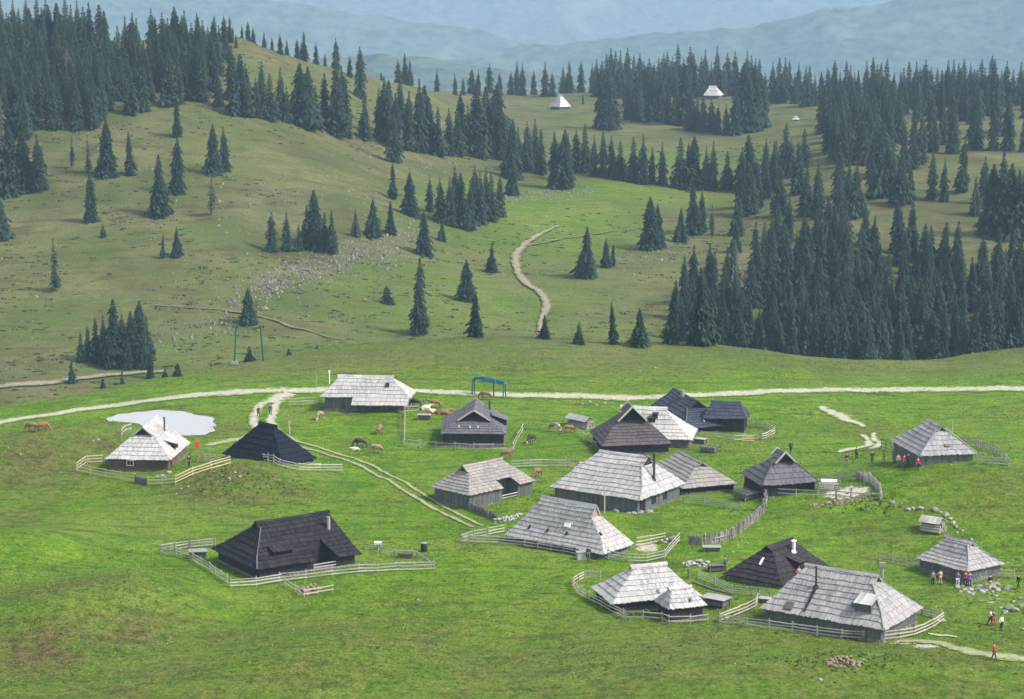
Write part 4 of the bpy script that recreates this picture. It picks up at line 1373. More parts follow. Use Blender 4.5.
mb.add(V_, [(0, 3, 2, 1), (0, 1, 5, 4), (1, 2, 6, 5), (2, 3, 7, 6), (3, 0, 4, 7), (4, 5, 9, 8), (5, 6, 10, 9), (6, 7, 11, 10), (7, 4, 8, 11), (8, 9, 13, 12), (9, 10, 14, 13), (10, 11, 15, 14), (11, 8, 12, 15), (12, 13, 14, 15)])
mb.box((0, 0, .36), (1.3, .9, .71))
mb.build('water_tub', M_WHITE, None, o2, math.radians(-8), label='white open tub standing inside the small wooden pen', category='tub')

# ski lift station
def lift_station():
    o = at_px(488, 396)
    t = thing('ski_lift_station', 'teal steel ski lift station standing at the gravel road', 'ski lift', o, math.radians(-24))
    for k, x in enumerate((-2.6, 2.9)):
        for y in (-.5, .5):
            mb = MB(); mb.beam((x, y, -.3), (x * .98, y * .6, 2.5), .16, .16); mb.build('leg', M_TEAL, t)
    mb = MB(); mb.beam((1.0, 0, -.3), (1.0, 0, 2.3), .18, .18); mb.build('leg', M_TEAL, t)
    mb = MB(); mb.tube([(-2.65, 0, 2.35), (-2.1, 0, 2.8), (-.8, 0, 2.95), (.8, 0, 2.75), (2.9, 0, 2.45)], .24, 8); mb.build('top_beam', M_TEAL, t)
    mb = MB(); mb.box((.3, 0, 2.6), (2.9, 1.1, .62), top=.7); mb.build('drive_housing', M_TEAL, t)
    mb = MB(); mb.box((2.3, 0, 2.3), (1.4, .7, .35), top=.8); mb.build('motor_box', M_TEAL, t)
    mb = MB(); mb.tube([(-1.0, 0, 2.25), (-1.0, 0, 2.35)], .75, 16); mb.build('cable_wheel', M_TEAL, t)
lift_station()

o = at_px(249, 362.5); t = thing('lift_pylon', 'green steel lift pylon of two splayed legs on the hillside', 'pylon', o, 0)
for s in (-1, 1):
    mb = MB(); mb.tube([(s * 2.55, 0, -.5), (s * 2.1, 0, 6.2)], [.17, .13], 7); l_ = mb.build('leg', M_GREENST, t)
    mb = MB(); mb.box((s * 2.55, 0, 0), (1.2, 1.0, .55), top=.8); mb.build('foundation', M_STONE, l_)
mb = MB(); mb.beam((-2.6, 0, 6.1), (2.6, 0, 6.1), .12, .12); c_ = mb.build('cross_beam', M_GREENST, t)
for s in (-1, 1):
    for q in (-.5, .5):
        mb = MB(); mb.tube([(s * 2.3 + q * .6, -.1, 6.3), (s * 2.3 + q * .6, .1, 6.3)], .2, 10); mb.build('pulley', M_PIPE, c_)

# poles and odd uprights
def pole(label, px, py, h, mat, r=.08, name='pole', arm=0, cap=0):
    o = at_px(px, py); t = thing(name, label, 'pole', o)
    mb = MB(); mb.tube([(0, 0, -.4), (0, 0, h)], [r, r * .8], 7); mb.build('shaft', mat, t)
    if arm: mb = MB(); mb.beam((-arm, 0, h * .62), (arm, 0, h * .62), .1, .1); mb.build('cross_arm', mat, t)
    if cap: mb = MB(); mb.box((0, 0, h + .1), (cap, cap * .6, .5)); mb.build('cap', mat, t)
pole('grey pole with a cross arm behind the left fence of the patched hut', 316, 388, 2.7, M_POST, .09, arm=.45)
pole('short whitish pole left of the patched hut ridge', 329.5, 384, 1.9, M_WHITE, .08, cap=.25)
pole('thin dark pole right of the patched hut', 406.5, 386, 1.8, M_DARKPOST, .06)
pole('whitish post behind the blue black hut', 289.5, 434, 1.5, M_LIGHTWOOD, .11, cap=.25)
pole('thin pale pole on the grass behind the gabled hut with barge boards', 617, 411.5, 2.2, M_POST, .05)
pole('tall pale pole in front of the stovepipe hut', 604.5, 513.5, 2.9, M_LIGHTWOOD, .09)
pole('short pale post at the low left eave of the stovepipe hut', 555, 492, 1.3, M_LIGHTWOOD, .08)
pole('pale mast behind the lone right hand meadow hut', 952.3, 434, 2.2, M_RAIL, .05)
pole('dark stump post on the grass above the pale hut', 688.5, 578, 1.1, M_DARKPOST, .15)
pole('crooked dark post beside the curling pale fence', 758.5, 602, 1.7, M_DARKPOST, .11)
pole('stone coloured pillar with flat cap behind the largest hut', 882, 579, 1.6, M_STONE, .2, cap=.7)
pole('dark gate post at the head of the dirt yard', 856.5, 481, 1.4, M_DARKPOST, .13)
pole('dark gate post in front of the dirt yard', 851, 499, 1.4, M_DARKPOST, .1)
pole('second gate post in front of the dirt yard', 836, 499, 1.3, M_DARKPOST, .1)
pole('tall white pole at the annex hut gable', 712.5, 421, 3.9, M_LIGHTWOOD, .07)

# red panel by the pond hut, stone bin by the sweeping roof, barrel
o = at_px(197, 450); t = thing('red_board', 'red upright board near the pond hut', 'board', o, math.radians(20))
mb = MB(); mb.box((0, 0, .75), (.62, .10, .95)); mb.build('panel', M_RED, t)
for s in (-1, 1): mb = MB(); mb.box((s * .26, 0, .15), (.08, .08, .6)); mb.build('leg', M_DARKPOST, t)
o = at_px(581, 559); t = thing('stone_bin', 'grey square bin at the fence before the sweeping roof', 'bin', o, .2)
mb = MB(); mb.box((0, 0, .35), (1.0, .8, .9)); mb.build('body', M_STONEG, t); mb = MB(); mb.box((0, 0, .86), (1.1, .9, .1)); mb.build('lid', M_RAIL, t)
o = at_px(424, 551.5); t = thing('dark_barrel', 'dark barrel with pale lid standing alone on the grass', 'barrel', o)
mb = MB(); mb.tube([(0, 0, -.1), (0, 0, .5), (0, 0, 1.0)], [.34, .40, .34], 12); mb.build('body', M_WALLD, t); mb = MB(); mb.tube([(0, 0, 1.0), (0, 0, 1.07)], .37, 12); mb.build('lid', M_STONE, t)
o = at_px(378, 550); t = thing('white_trough', 'small whitish trough on a stump by the sparse post fence', 'trough', o)
mb = MB(); mb.tube([(0, 0, -.1), (0, 0, .7)], .18, 8); mb.build('stump', M_POST, t); mb = MB(); mb.box((0, 0, .85), (.8, .4, .3), top=1.15); mb.build('basin', M_WHITE, t)
o = at_px(763, 559); t = None


def heap(name, label, cat, px, py, rx, ry, h, mat, n=40, sz=.35, seed=0):
    o = at_px(px, py); mb = MB(); r = random.Random(seed + int(px))
    for k in range(n):
        a = r.uniform(0, 6.28); q = math.sqrt(r.random())
        x, y = q * rx * math.cos(a), q * ry * math.sin(a)
        z = H1(o.x + x, o.y + y) - o.z + h * (1 - q) * r.random()
        s = sz * r.uniform(.4, 1.1)
        mb.rock((x, y, z), (s, s * .8, s * .6), r.random(), r.uniform(0, 3))
    return mb.build(name, mat, None, o, kind='stuff') if n >= 18 else mb.build(name, mat, None, o, label=label, category=cat)


heap('earth_heap', 'brown heap of earth inside the little rail pen', 'heap', 309, 590, 1.5, 2.2, .5, M_DIRT, 60, .3)
heap('brushwood_heap', 'reddish brown heap of old brushwood in the foreground grass', 'heap', 845, 662, 2.0, 1.6, .6, M_DIRT, 70, .32)
heap('rubble_heap', 'brown and grey rubble spill below the dirt yard', 'heap', 838, 503.5, 3.6, 2.2, .3, M_DIRT, 80, .3)
heap('stone_slabs', 'pale stone slabs at the door of the stovepipe hut', 'stone slabs', 631, 512, 2.6, 1.6, .12, M_STONE, 16, .6)
heap('stone_slabs', 'pale doorstep stones in front of the pond hut', 'stone slabs', 163, 475.5, 1.2, 1.4, .12, M_STONE, 9, .5)
heap('stone_slabs', 'pale flat stones beside the right corner of the small hut with visitors', 'stone slabs', 994, 588, 1.7, 1.2, .2, M_WHITE if False else M_STONE, 12, .6)
heap('plank_pile', 'dark junk pile with pale boards right of the small silver outbuilding', 'pile', 697, 564.5, 1.8, 1.3, .6, M_STONEG, 36, .35)
heap('stone_row', 'pale weathered log like row of stones on the grass in front of the visitors', 'stone row', 974, 589, 2.2, 2.4, .2, M_STONE, 18, .45)

# boulders one could count
BO = [(908, 510, .9), (913, 509, .7), (920, 509, 1.2), (935, 510.5, 1.0), (940, 513, .9), (946, 516, 1.0), (950, 519, .8), (953, 524, .9), (956, 527, .7), (892, 503, .9), (901, 504, .6), (957, 533, .6), (962, 531, .6), (971, 540, .7),
      (1005, 613, 1.0), (1010, 609, 1.2), (1016, 611, 1.3), (1022, 606, 1.2), (1001, 608, .6), (1020, 599, .8), (1013, 602, .7), (1028, 613, 1.2), (1024, 630, .7), (996, 596, .5),
      (741, 541, .5), (747, 544, .6), (737, 546, .4), (733, 552, .4), (222, 476, .6), (229, 479, .8), (235, 473, .6), (240, 477, .7), (218, 482, .5), (214, 472, .5), (181, 489, .5), (188, 487, .5), (176, 494, .4), (98, 440, .6), (93, 441, .5),
      (660, 545, .0), (876, 505, .5), (842, 503, .5), (863, 418, .4), (1010, 445, .5), (418, 600, .4), (540, 600, .3), (820, 680, .5), (445, 469, .35), (605, 403, .5), (655, 368, .6), (660, 366, .6), (640, 371, .5), (20, 455, .6), (8, 448, .5),
      (735, 664, .4), (978, 614, .4), (936, 607, .3), (953, 607, .35), (1008, 563, .5), (1016, 570, .4), (590, 402, .7), (597, 405, .5), (583, 404, .5)]
ORDN = 'first second third fourth fifth sixth seventh eighth ninth tenth eleventh twelfth thirteenth fourteenth fifteenth sixteenth seventeenth eighteenth nineteenth twentieth'.split()
def bo_zone(a, c):
    if 885 < a < 975 and 500 < c < 545: return 'pale boulder, %s from left in the line above the small hut', 'boulders in the line above the small hut'
    if a > 990 and 590 < c < 640: return 'pale boulder, %s from left in the cluster at the right edge', 'boulders at the right edge'
    if 170 < a < 245 and 460 < c: return 'small grey boulder, %s from left on the bank by the pond hut', 'boulders on the bank by the pond hut'
    if 728 < a < 750 and 535 < c < 556: return 'small pale rock, %s from left beside the long palisade', 'rocks beside the long palisade'
    if c < 410: return 'small grey rock, %s from left on the grass near the gravel road', 'rocks on the grass near the gravel road'
    if a < 500: return 'small grey rock, %s from left on the western meadow', 'rocks on the left half of the meadow'
    return 'small grey rock, %s from left on the lower right meadow', 'rocks on the right half of the meadow'
zc_ = {}
for k, (a, c, s) in enumerate(sorted(BO)):
    if s <= 0: continue
    lb, g = bo_zone(a, c); n_ = zc_.get(g, 0); zc_[g] = n_ + 1
    mb = MB(); s *= .72; mb.rock((0, 0, s * .15), (s * RND.uniform(.55, .8), s * RND.uniform(.45, .65), s * RND.uniform(.35, .5)), k * 7 + 3, RND.uniform(0, 3))
    mb.build('boulder', M_STONE, None, at_px(a, c), label=lb.replace('western meadow', 'left half of the meadow') % ORDN[min(n_, 19)], category='boulder', group=g)

# ---------------------------------------------------------------- trees
def crown_mesh(seed, kind, whorls=30, per=11, R0=.17, low=0.05, sparse=0.0):
    """a spruce crown one metre high: drooping boughs, each of many small needle sprays"""
    r = random.Random(seed); mb = MB()
    phase = r.uniform(0, 6.28)
    lob = [r.uniform(.72, 1.25) for _ in range(7)]
    for k in range(whorls):
        f = (k + r.uniform(-.3, .3)) / whorls
        f = min(max(f, 0), .985)
        z = low + (1 - low) * (1 - (1 - f) ** 1.18)
        rad = R0 * ((1 - f) ** .86) * (1.0 if f > .10 else .78 + 2.2 * f) * r.uniform(.85, 1.12)
        rad *= 1 + .13 * math.sin(f * 9 + phase) + .10 * math.sin(f * 21 + phase * 2)
        rad = max(rad, .016)
        n = max(5, int(per * (.45 + .55 * (1 - f)) + .5))
        a0 = r.uniform(0, 6.28)
        for j in range(n):
            if r.random() < sparse: continue
            a = a0 + 6.283 * j / n + r.uniform(-.25, .25)
            L = rad * r.uniform(.62, 1.18) * lob[int((a % 6.283) / 6.284 * 7)]
            c, s = math.cos(a), math.sin(a)
            d = Vector((c, s, 0)); sd = Vector((-s, c, 0))
            dr = L * r.uniform(.35, .7)
            tint = r.random()
            m_ = 3
            prev = Vector((0, 0, z))
            for q in range(m_):
                t1 = (q + 1) / m_
                p = d * (L * t1) + Vector((0, 0, z + L * .12 * math.sin(t1 * 2.5) - dr * t1 * t1))
                w = L * (.32, .28, .19)[q] * r.uniform(.8, 1.25) + .007
                dn = Vector((0, 0, -w * r.uniform(.5, 1.0)))
                tt = min(1, max(0, tint * .7 + r.uniform(0, .3)))
                mb.add([prev, p + sd * w + dn, p + d * (w * .4)], [(0, 1, 2)], tt)
                mb.add([prev, p + d * (w * .4), p - sd * w + dn], [(0, 1, 2)], tt)
                mb.add([prev + Vector((0, 0, -.002)), p, (prev + p) / 2 + dn * 1.5], [(0, 1, 2)], tt * .8)
                prev = p
    for k in range(5):     # leader
        a = k * 1.256
        mb.add([(0, 0, 1.0), (.011 * math.cos(a), .011 * math.sin(a), .93), (.011 * math.cos(a + 1.3), .011 * math.sin(a + 1.3), .93)], [(0, 1, 2)], .5)
    return mb.mesh('crown')


def trunk_mesh(seed, top=.9):
    r = random.Random(seed); mb = MB()
    mb.tube([(0, 0, -.04), (0, 0, .02), (r.uniform(-.003, .003), 0, .4), (0, 0, top)], [.020, .015, .011, .002], 7)
    return mb.mesh('trunk', M_BARK)


KINDS = {
    'tall':   [(crown_mesh(11, 't', 44, 11, .150, .04), trunk_mesh(1)), (crown_mesh(12, 't', 42, 11, .165, .05, .05), trunk_mesh(2)), (crown_mesh(13, 't', 46, 10, .135, .06, .08), trunk_mesh(3)), (crown_mesh(14, 't', 42, 12, .18, .03), trunk_mesh(4))],
    'broad':  [(crown_mesh(21, 'b', 40, 13, .225, .02), trunk_mesh(5)), (crown_mesh(22, 'b', 40, 13, .255, .03), trunk_mesh(6)), (crown_mesh(23, 'b', 38, 12, .20, .05, .05), trunk_mesh(7))],
    'bush':   [(crown_mesh(31, 'u', 16, 14, .34, .0), trunk_mesh(8, .6)), (crown_mesh(32, 'u', 16, 13, .42, .0), trunk_mesh(9, .6))],
    'thin':   [(crown_mesh(41, 'n', 30, 8, .11, .10, .25), trunk_mesh(10, .97)), (crown_mesh(42, 'n', 28, 7, .13, .12, .3), trunk_mesh(11, .97))],
}
TREES = []


def tree_add(px, py, hpx, kind, label, group=None, cat='spruce', pale=False, pos=None):
    p = hit(px, py) if pos is None else pos
    dep = p[1] * CT - (p[2] - CAMZ) * ST
    h = hpx * dep / F * 1.0
    TREES.append((p, h, kind, label, group, cat, pale, hpx))


def tree_make(p, h, kind, label, group, cat, pale, hpx):
    cm, tm = RND.choice(KINDS[kind])
    root = thing('spruce_tree' if cat != 'bush' else 'juniper_bush', label, cat, (p[0], p[1], p[2] - .15), RND.uniform(0, 6.28), group)
    wv = RND.uniform(.92, 1.1)
    wv *= RND.uniform(.9, 1.18); root.scale = (h * wv, h * wv, h); root.rotation_euler = (RND.gauss(0, .015), RND.gauss(0, .015), RND.uniform(0, 6.28))
    c = bpy.data.objects.new('crown', cm); COL.objects.link(c); c.parent = root
    c.material_slots[0].link = 'OBJECT'
    c.material_slots[0].material = M_LARCH if pale else M_SPRUCE
    if pale == 2: c.material_slots[0].material = M_BUSH
    k = bpy.data.objects.new('trunk', tm); COL.objects.link(k); k.parent = root
    c.rotation_euler = (RND.uniform(-.02, .02), RND.uniform(-.02, .02), 0)


for kk in KINDS.values():
    for cm, tm in kk: cm.materials.append(M_SPRUCE)

T = tree_add
# left hillside
T(12, 192, 68, 'broad', 'broad dark spruce at the left edge, left of a group of three', 'spruces at the left edge')
T(26, 191, 62, 'tall', 'middle spruce of the three close together at the left edge'); T(39, 191, 58, 'tall', 'right spruce of the three close together at the left edge')
T(72, 168, 32, 'thin', 'slim spruce standing just below the left forest edge'); T(88, 172, 38, 'thin', 'faint slender spruce below the left forest', pale=True)
T(108, 176, 58, 'broad', 'bigger spruce of the pair below the left forest'); T(130, 175, 44, 'tall', 'smaller spruce of the pair below the left forest')
T(160, 215, 62, 'broad', 'well shaped spruce in the middle of the left slope'); T(178, 193, 60, 'tall', 'tall narrow spruce uphill right of the well shaped one'); T(177, 137, 42, 'tall', 'spruce standing on the bright brow of the left hill')
T(214, 173, 50, 'broad', 'broad spruce of a close pair on the left hill brow'); T(226, 171, 45, 'tall', 'narrow spruce of a close pair on the left hill brow'); T(211, 215, 43, 'thin', 'thin brownish spruce under the close pair', pale=True)
T(90, 222, 54, 'tall', 'tall lone spruce above the small seedling tree on the left slope'); T(103, 237, 15, 'bush', 'tiny seedling spruce under a tall lone one'); T(55, 291, 54, 'thin', 'sparse slender spruce alone low on the left slope')
T(163, 258, 25, 'tall', 'left one of two little spruces on the left slope'); T(177, 256, 30, 'broad', 'right one of two little spruces on the left slope')
T(0, 240, 50, 'broad', 'spruce cut by the left picture edge')
for a, c, h, k in ((88, 361, 36, 'broad'), (96, 362, 46, 'tall'), (104, 364, 50, 'tall'), (115, 365, 68, 'broad'), (123, 364, 52, 'tall'), (131, 365, 56, 'tall'), (139, 362, 64, 'broad'), (147, 360, 46, 'tall'), (110, 369, 38, 'broad'), (128, 370, 36, 'broad'), (143, 369, 40, 'tall'), (81, 362, 32, 'tall')):
    T(a, c, h, k, 'dark spruce in the dense clump above the hillside track at left', 'spruces of the dense clump above the hillside track')
T(72, 383, 24, 'broad', 'small spruce beside the hillside track left of the clump'); T(122, 384, 20, 'thin', 'little thin spruce just below the clump'); T(150, 378, 32, 'tall', 'slim spruce right of the clump at the track'); T(103, 388, 12, 'bush', 'round bush below the hillside track')
T(165, 377, 11, 'bush', 'smallest bush right of the clump', cat='bush'); T(178, 376, 15, 'bush', 'dark round bush at the end of the hillside track', cat='bush')
T(249, 323, 37, 'broad', 'compact spruce just above the green pylon'); T(250, 361, 17, 'bush', 'dark bush between the legs of the green pylon', cat='bush'); T(211, 366, 5, 'bush', 'tiny bush left of the green pylon', cat='bush')
T(289, 355, 8, 'bush', 'tiny bush right of the green pylon', cat='bush'); T(317, 349, 6, 'bush', 'tiniest bush behind the patched hut', cat='bush')
# middle
for a, c, h, k in ((272, 252, 42, 'broad'), (287, 251, 40, 'tall'), (299, 251, 28, 'thin'), (314, 246, 58, 'broad'), (325, 251, 40, 'broad'), (332, 253, 44, 'tall'), (307, 244, 40, 'tall')):
    T(a, c, h, k, 'spruce in the group above the scree band', 'spruces in the group above the scree band')
T(357, 236, 27, 'broad', 'roundish small spruce right of the group above the scree', pale=True); T(373, 236, 38, 'broad', 'left spruce of two standing above the scree end'); T(390, 234, 34, 'tall', 'right spruce of two standing above the scree end')
T(393, 199, 38, 'tall', 'spruce left of a slightly bigger one in the middle slope'); T(409, 215, 44, 'broad', 'well shaped spruce in the upper middle slope'); T(424, 254, 45, 'tall', 'narrow spruce straight above the biggest lone spruce'); T(442, 241, 22, 'broad', 'small dark spruce right of the narrow one')
T(418, 334, 78, 'tall', 'biggest lone spruce standing in the centre of the valley'); T(387, 303, 19, 'bush', 'low young spruce left of the biggest lone spruce'); T(467, 300, 42, 'broad', 'upper spruce of two in the valley centre'); T(475, 337, 46, 'tall', 'lower spruce of two in the valley centre'); T(492, 272, 28, 'broad', 'lonely small spruce on the green slope')
for a, c, h, k in ((430, 212, 38, 'thin'), (440, 222, 46, 'tall'), (450, 226, 50, 'tall'), (461, 227, 56, 'broad'), (470, 229, 50, 'tall'), (480, 223, 52, 'broad'), (491, 221, 50, 'tall'), (500, 217, 46, 'broad'), (511, 195, 50, 'tall'), (455, 214, 48, 'tall'), (475, 214, 50, 'tall'), (486, 212, 46, 'tall')):
    T(a, c, h, k, 'spruce in the clump left of the winding stony track', 'spruces in the clump left of the winding track')
T(586, 278, 53, 'broad', 'pointed spruce right of the winding stony track'); T(606, 267, 29, 'tall', 'left half of a twin pair of small spruces'); T(613, 266, 24, 'tall', 'right half of a twin pair of small spruces')
T(651, 249, 54, 'broad', 'broad heavy spruce on the green slope, left one of two merged'); T(658, 247, 44, 'broad', 'broad heavy spruce on the green slope, right one of two merged'); T(681, 242, 35, 'broad', 'short broad spruce left of a taller group')
T(694, 234, 54, 'broad', 'tallest spruce of the group at the middle right'); T(702, 232, 44, 'tall', 'narrow spruce right of the tallest in its group'); T(712, 238, 34, 'thin', 'thin bare looking spruce at the middle right')
T(735, 252, 28, 'broad', 'low broad spruce beneath a bigger one'); T(737, 236, 44, 'broad', 'spruce above a low broad one'); T(741, 208, 55, 'tall', 'tall spruce left of the upper forest column', pale=False)
T(545, 339, 26, 'broad', 'small spruce at the end of the winding track on the knoll'); T(579, 344, 25, 'bush', 'rounded low spruce on the knoll crest'); T(613, 344, 44, 'tall', 'slender spruce on the knoll crest'); T(640, 346, 40, 'broad', 'full spruce on the knoll crest next to the forest')
# brow band of the left and middle hill
SKY = [(208, 46, 20), (213, 44, 24), (219, 42, 18), (224, 41, 26), (242, 38, 14), (248, 39, 20), (233, 37, 12), (272, 48, 14), (287, 55, 16), (253, 38, 16), (264, 43, 16), (280, 54, 20), (297, 57, 20), (304, 60, 30), (316, 63, 22), (325, 63, 14), (336, 66, 32), (350, 77, 22), (360, 80, 34), (381, 73, 9), (398, 79, 24), (405, 81, 32), (410, 82, 26), (437, 86, 22), (455, 95, 22), (463, 95, 18)]
for a, c, h in SKY: T(a, c, h, RND.choice(['tall', 'broad']), 'small spruce on the skyline of the left hill', 'spruces on the skyline of the left hill')
BAND = [(232, 100, 55), (242, 115, 62), (246, 112, 50), (256, 117, 40), (262, 108, 48), (270, 120, 48), (281, 119, 52), (287, 122, 36), (300, 124, 62), (306, 126, 60), (316, 128, 44), (325, 128, 56), (338, 136, 76), (343, 120, 55), (334, 130, 50), (348, 138, 34), (360, 98, 42), (365, 140, 48), (385, 142, 66), (389, 137, 58), (379, 138, 50), (394, 162, 50), (400, 120, 42), (396, 150, 58),
        (407, 150, 60), (418, 152, 74), (424, 150, 66), (430, 153, 56), (438, 156, 50), (449, 155, 48), (458, 156, 48), (468, 156, 52), (476, 157, 74), (486, 157, 72), (494, 158, 60), (503, 160, 56), (511, 178, 60), (497, 150, 66), (462, 148, 55)]
for a, c, h in BAND: T(a, c, h, RND.choice(['tall', 'tall', 'broad']), 'spruce in the band crossing the brow of the middle hill', 'spruces in the band across the middle hill')
BAND2 = [(518, 172, 46), (527, 170, 50), (535, 168, 50), (541, 174, 46), (556, 186, 55), (563, 188, 60), (568, 180, 48), (576, 172, 44), (585, 173, 50), (594, 176, 42), (603, 177, 50), (611, 179, 44), (620, 180, 40), (633, 182, 46), (643, 184, 50), (652, 184, 38), (662, 185, 44), (680, 188, 52), (688, 188, 46), (693, 189, 54), (706, 190, 44), (713, 190, 50), (727, 190, 40), (742, 192, 46), (750, 190, 56)]
for a, c, h in BAND2: T(a, c, h, RND.choice(['tall', 'broad', 'tall']), 'spruce in the row behind the green brow at the picture middle', 'spruces in the row behind the green brow')
ROW3 = [(600, 128, 50), (607, 130, 58), (613, 129, 50), (583, 104, 11), (627, 120, 44), (633, 118, 40), (640, 121, 42), (654, 122, 58), (660, 122, 50), (668, 124, 40), (676, 125, 44), (684, 124, 60), (690, 130, 40), (697, 131, 36), (703, 132, 38), (711, 132, 34), (718, 134, 30), (726, 135, 32), (735, 134, 50), (745, 132, 70), (752, 130, 66), (762, 128, 50), (637, 122, 46), (648, 120, 55)]
for a, c, h in ROW3: T(a, c, h, RND.choice(['tall', 'broad', 'tall']), 'spruce in the upper row between the two far huts', 'spruces in the upper row between the far huts')


def fill(poly, n, h0, h1, label, group, mind, kinds=('tall', 'tall', 'broad'), seed=1, stuffy=False, pale=.04):
    r = random.Random(seed)
    xs = [p[0] for p in poly]; ys = [p[1] for p in poly]
    got = []
    for _ in range(n * 60):
        if len(got) >= n: break
        a, c = r.uniform(min(xs), max(xs)), r.uniform(min(ys), max(ys))
        if not inpoly(a, c, poly): continue
        if any((a - g[0]) ** 2 + ((c - g[1]) * 1.6) ** 2 < mind * mind for g in got): continue
        got.append((a, c))
        p = hit(a, c)
        dep = p[1] * CT - (p[2] - CAMZ) * ST
        T(a, c, r.uniform(h0, h1) * F / dep, r.choice(kinds), label, group, pale=r.random() < pale)


fill([(664, 345), (680, 315), (705, 295), (748, 285), (778, 262), (805, 245), (850, 240), (895, 250), (930, 270), (985, 272), (1030, 284), (1032, 346), (960, 352), (930, 356), (880, 364), (860, 361), (790, 351), (720, 346)], 150, 11, 18,
     'spruce packed in the dense dark forest at right', 'spruces of the dense forest at right', 6.6, seed=3, pale=.08)
fill([(740, 215), (752, 186), (775, 170), (800, 165), (850, 165), (868, 200), (850, 236), (775, 245)], 24, 13, 17, 'spruce in the upright column above the dense right forest', 'spruces of the column above the dense forest', 7, seed=4)
fill([(862, 140), (885, 128), (930, 122), (1024, 128), (1030, 160), (985, 165), (930, 160), (900, 200), (866, 198)], 28, 14, 19, 'spruce scattered on the upper right slope', 'spruces scattered on the upper right slope', 9, seed=5)
for a, c, h in ((932, 199, 52), (944, 201, 44), (975, 215, 40), (992, 234, 72), (1001, 236, 86), (1008, 236, 74), (1017, 228, 60), (1024, 238, 70), (984, 205, 50), (910, 200, 40), (962, 192, 56), (900, 204, 55), (884, 196, 60)):
    T(a, c, h, RND.choice(['tall', 'broad']), 'tall spruce at the open pasture on the right side', 'tall spruces at the open pasture on the right')
fill([(-8, 70), (30, 62), (80, 62), (112, 84), (140, 62), (200, 62), (222, 78), (214, 100), (180, 106), (150, 112), (120, 118), (80, 134), (30, 140), (-8, 142)], 125, 14, 20.5, 'spruce packed in the forest on the left hilltop', 'spruces of the forest on the left hilltop', 5.2, seed=6)
for a, c, h in ((2, 50, 50), (14, 46, 46), (27, 44, 48), (38, 46, 48), (47, 48, 50), (66, 48, 50), (78, 46, 46), (8, 62, 50), (20, 60, 52), (30, 58, 50), (42, 62, 55), (50, 58, 52), (60, 60, 58), (72, 56, 52), (84, 56, 50), (92, 62, 60), (100, 66, 62), (106, 70, 60), (118, 72, 32), (126, 68, 52), (133, 66, 54), (137, 64, 38), (152, 60, 52), (163, 62, 50), (176, 66, 60), (184, 66, 56), (192, 68, 46), (203, 60, 26), (215, 62, 46), (230, 42, 26), (236, 48, 14), (226, 60, 34), (195, 100, 55), (218, 106, 34), (240, 100, 44)):
    T(a, c, h, RND.choice(['tall', 'broad']), 'spruce rising against the sky on the left hilltop', 'spruces rising against the sky on the left hilltop')
# rear row along the far ridge
r_ = random.Random(9)
x = 472.0
while x < 1030:
    base = 93 if x < 700 else (92 + (x - 700) * .10 if x < 800 else 104)
    if not (548 < x < 575 and False):
        T(x, base + r_.uniform(-3, 5), r_.uniform(22, 36) if x < 590 else r_.uniform(30, 48), r_.choice(['tall', 'tall', 'broad']), 'spruce in the row on the far skyline', 'spruces in the row on the far skyline')
    x += r_.uniform(3.5, 8) if (x > 590) else r_.uniform(5, 12)
fill([(820, 104), (1030, 105), (1030, 122), (900, 126), (860, 150), (850, 165), (822, 160), (815, 130)], 56, 15, 21, 'spruce in the far forest at upper right', 'spruces of the far forest at upper right', 6, seed=8)

r_ = random.Random(19)
for k in range(34):          # first row of the dense forest, rooted in the hollow behind the knoll
    a = 672 + k * 10.8 + r_.uniform(-4, 4); d = r_.uniform(528, 552); q = ray(a, 360); X_ = q[0] / q[1] * d
    T(a, 365, r_.uniform(13.5, 17.5) * F / 555, r_.choice(['tall', 'broad', 'tall']), 'x', 'spruces of the dense forest at right', pos=np.array([X_, d, H1(X_, d)]))

# the ones that show largest are things, the remainder is one far mass
vis = sorted(TREES, key=lambda q: (-(q[7] if (q[4] is not None) else q[7] + 1000)))
things, rest = vis[:296], vis[296:]
ORD = ['leftmost', 'second from left', 'third from left', 'fourth from left', 'fifth from left', 'sixth from left', 'seventh from left', 'eighth from left', 'ninth from left', 'tenth from left', 'eleventh from left', 'twelfth from left']
by = {}
for k, q in enumerate(things):
    if q[4]: by.setdefault(q[4], []).append(k)
for g, ks in by.items():
    place = g.split(' ', 1)[1]
    pxy = {k: project(things[k][0]) for k in ks}
    def relabel(k, txt, grp):
        q = list(things[k]); q[3] = txt; q[4] = grp; things[k] = tuple(q)
    if len(ks) <= 12:
        for n, k in enumerate(sorted(ks, key=lambda k: pxy[k][0])): relabel(k, 'spruce ' + ORD[n] + ' ' + place, g)
        continue
    cols = max(2, math.ceil(len(ks) / 10)); cols = min(cols, 5)
    names = {2: ['left', 'right'], 3: ['left', 'middle', 'right'], 4: ['far left', 'left', 'right', 'far right'], 5: ['far left', 'left', 'middle', 'right', 'far right']}[cols]
    o = sorted(ks, key=lambda k: pxy[k][0]); per = math.ceil(len(o) / cols)
    for c in range(cols):
        sub = sorted(o[c * per:(c + 1) * per], key=lambda k: -pxy[k][1])
        rows = max(1, round(len(sub) / 4)); pr = math.ceil(len(sub) / max(rows, 1))
        rn = {1: [''], 2: ['front ', 'back '], 3: ['front ', 'middle ', 'back ']}.get(rows) or ['front ', 'second ', 'third ', 'fourth ', 'fifth ', 'rear ', 'rearmost ', 'last ', 'hindmost '][:rows]
        for rr in range(rows):
            cell = sorted(sub[rr * pr:(rr + 1) * pr], key=lambda k: pxy[k][0])
            for n, k in enumerate(cell): relabel(k, 'spruce %s, %srow, %s %s' % (ORD[min(n, 11)], rn[rr], names[c], place), g)
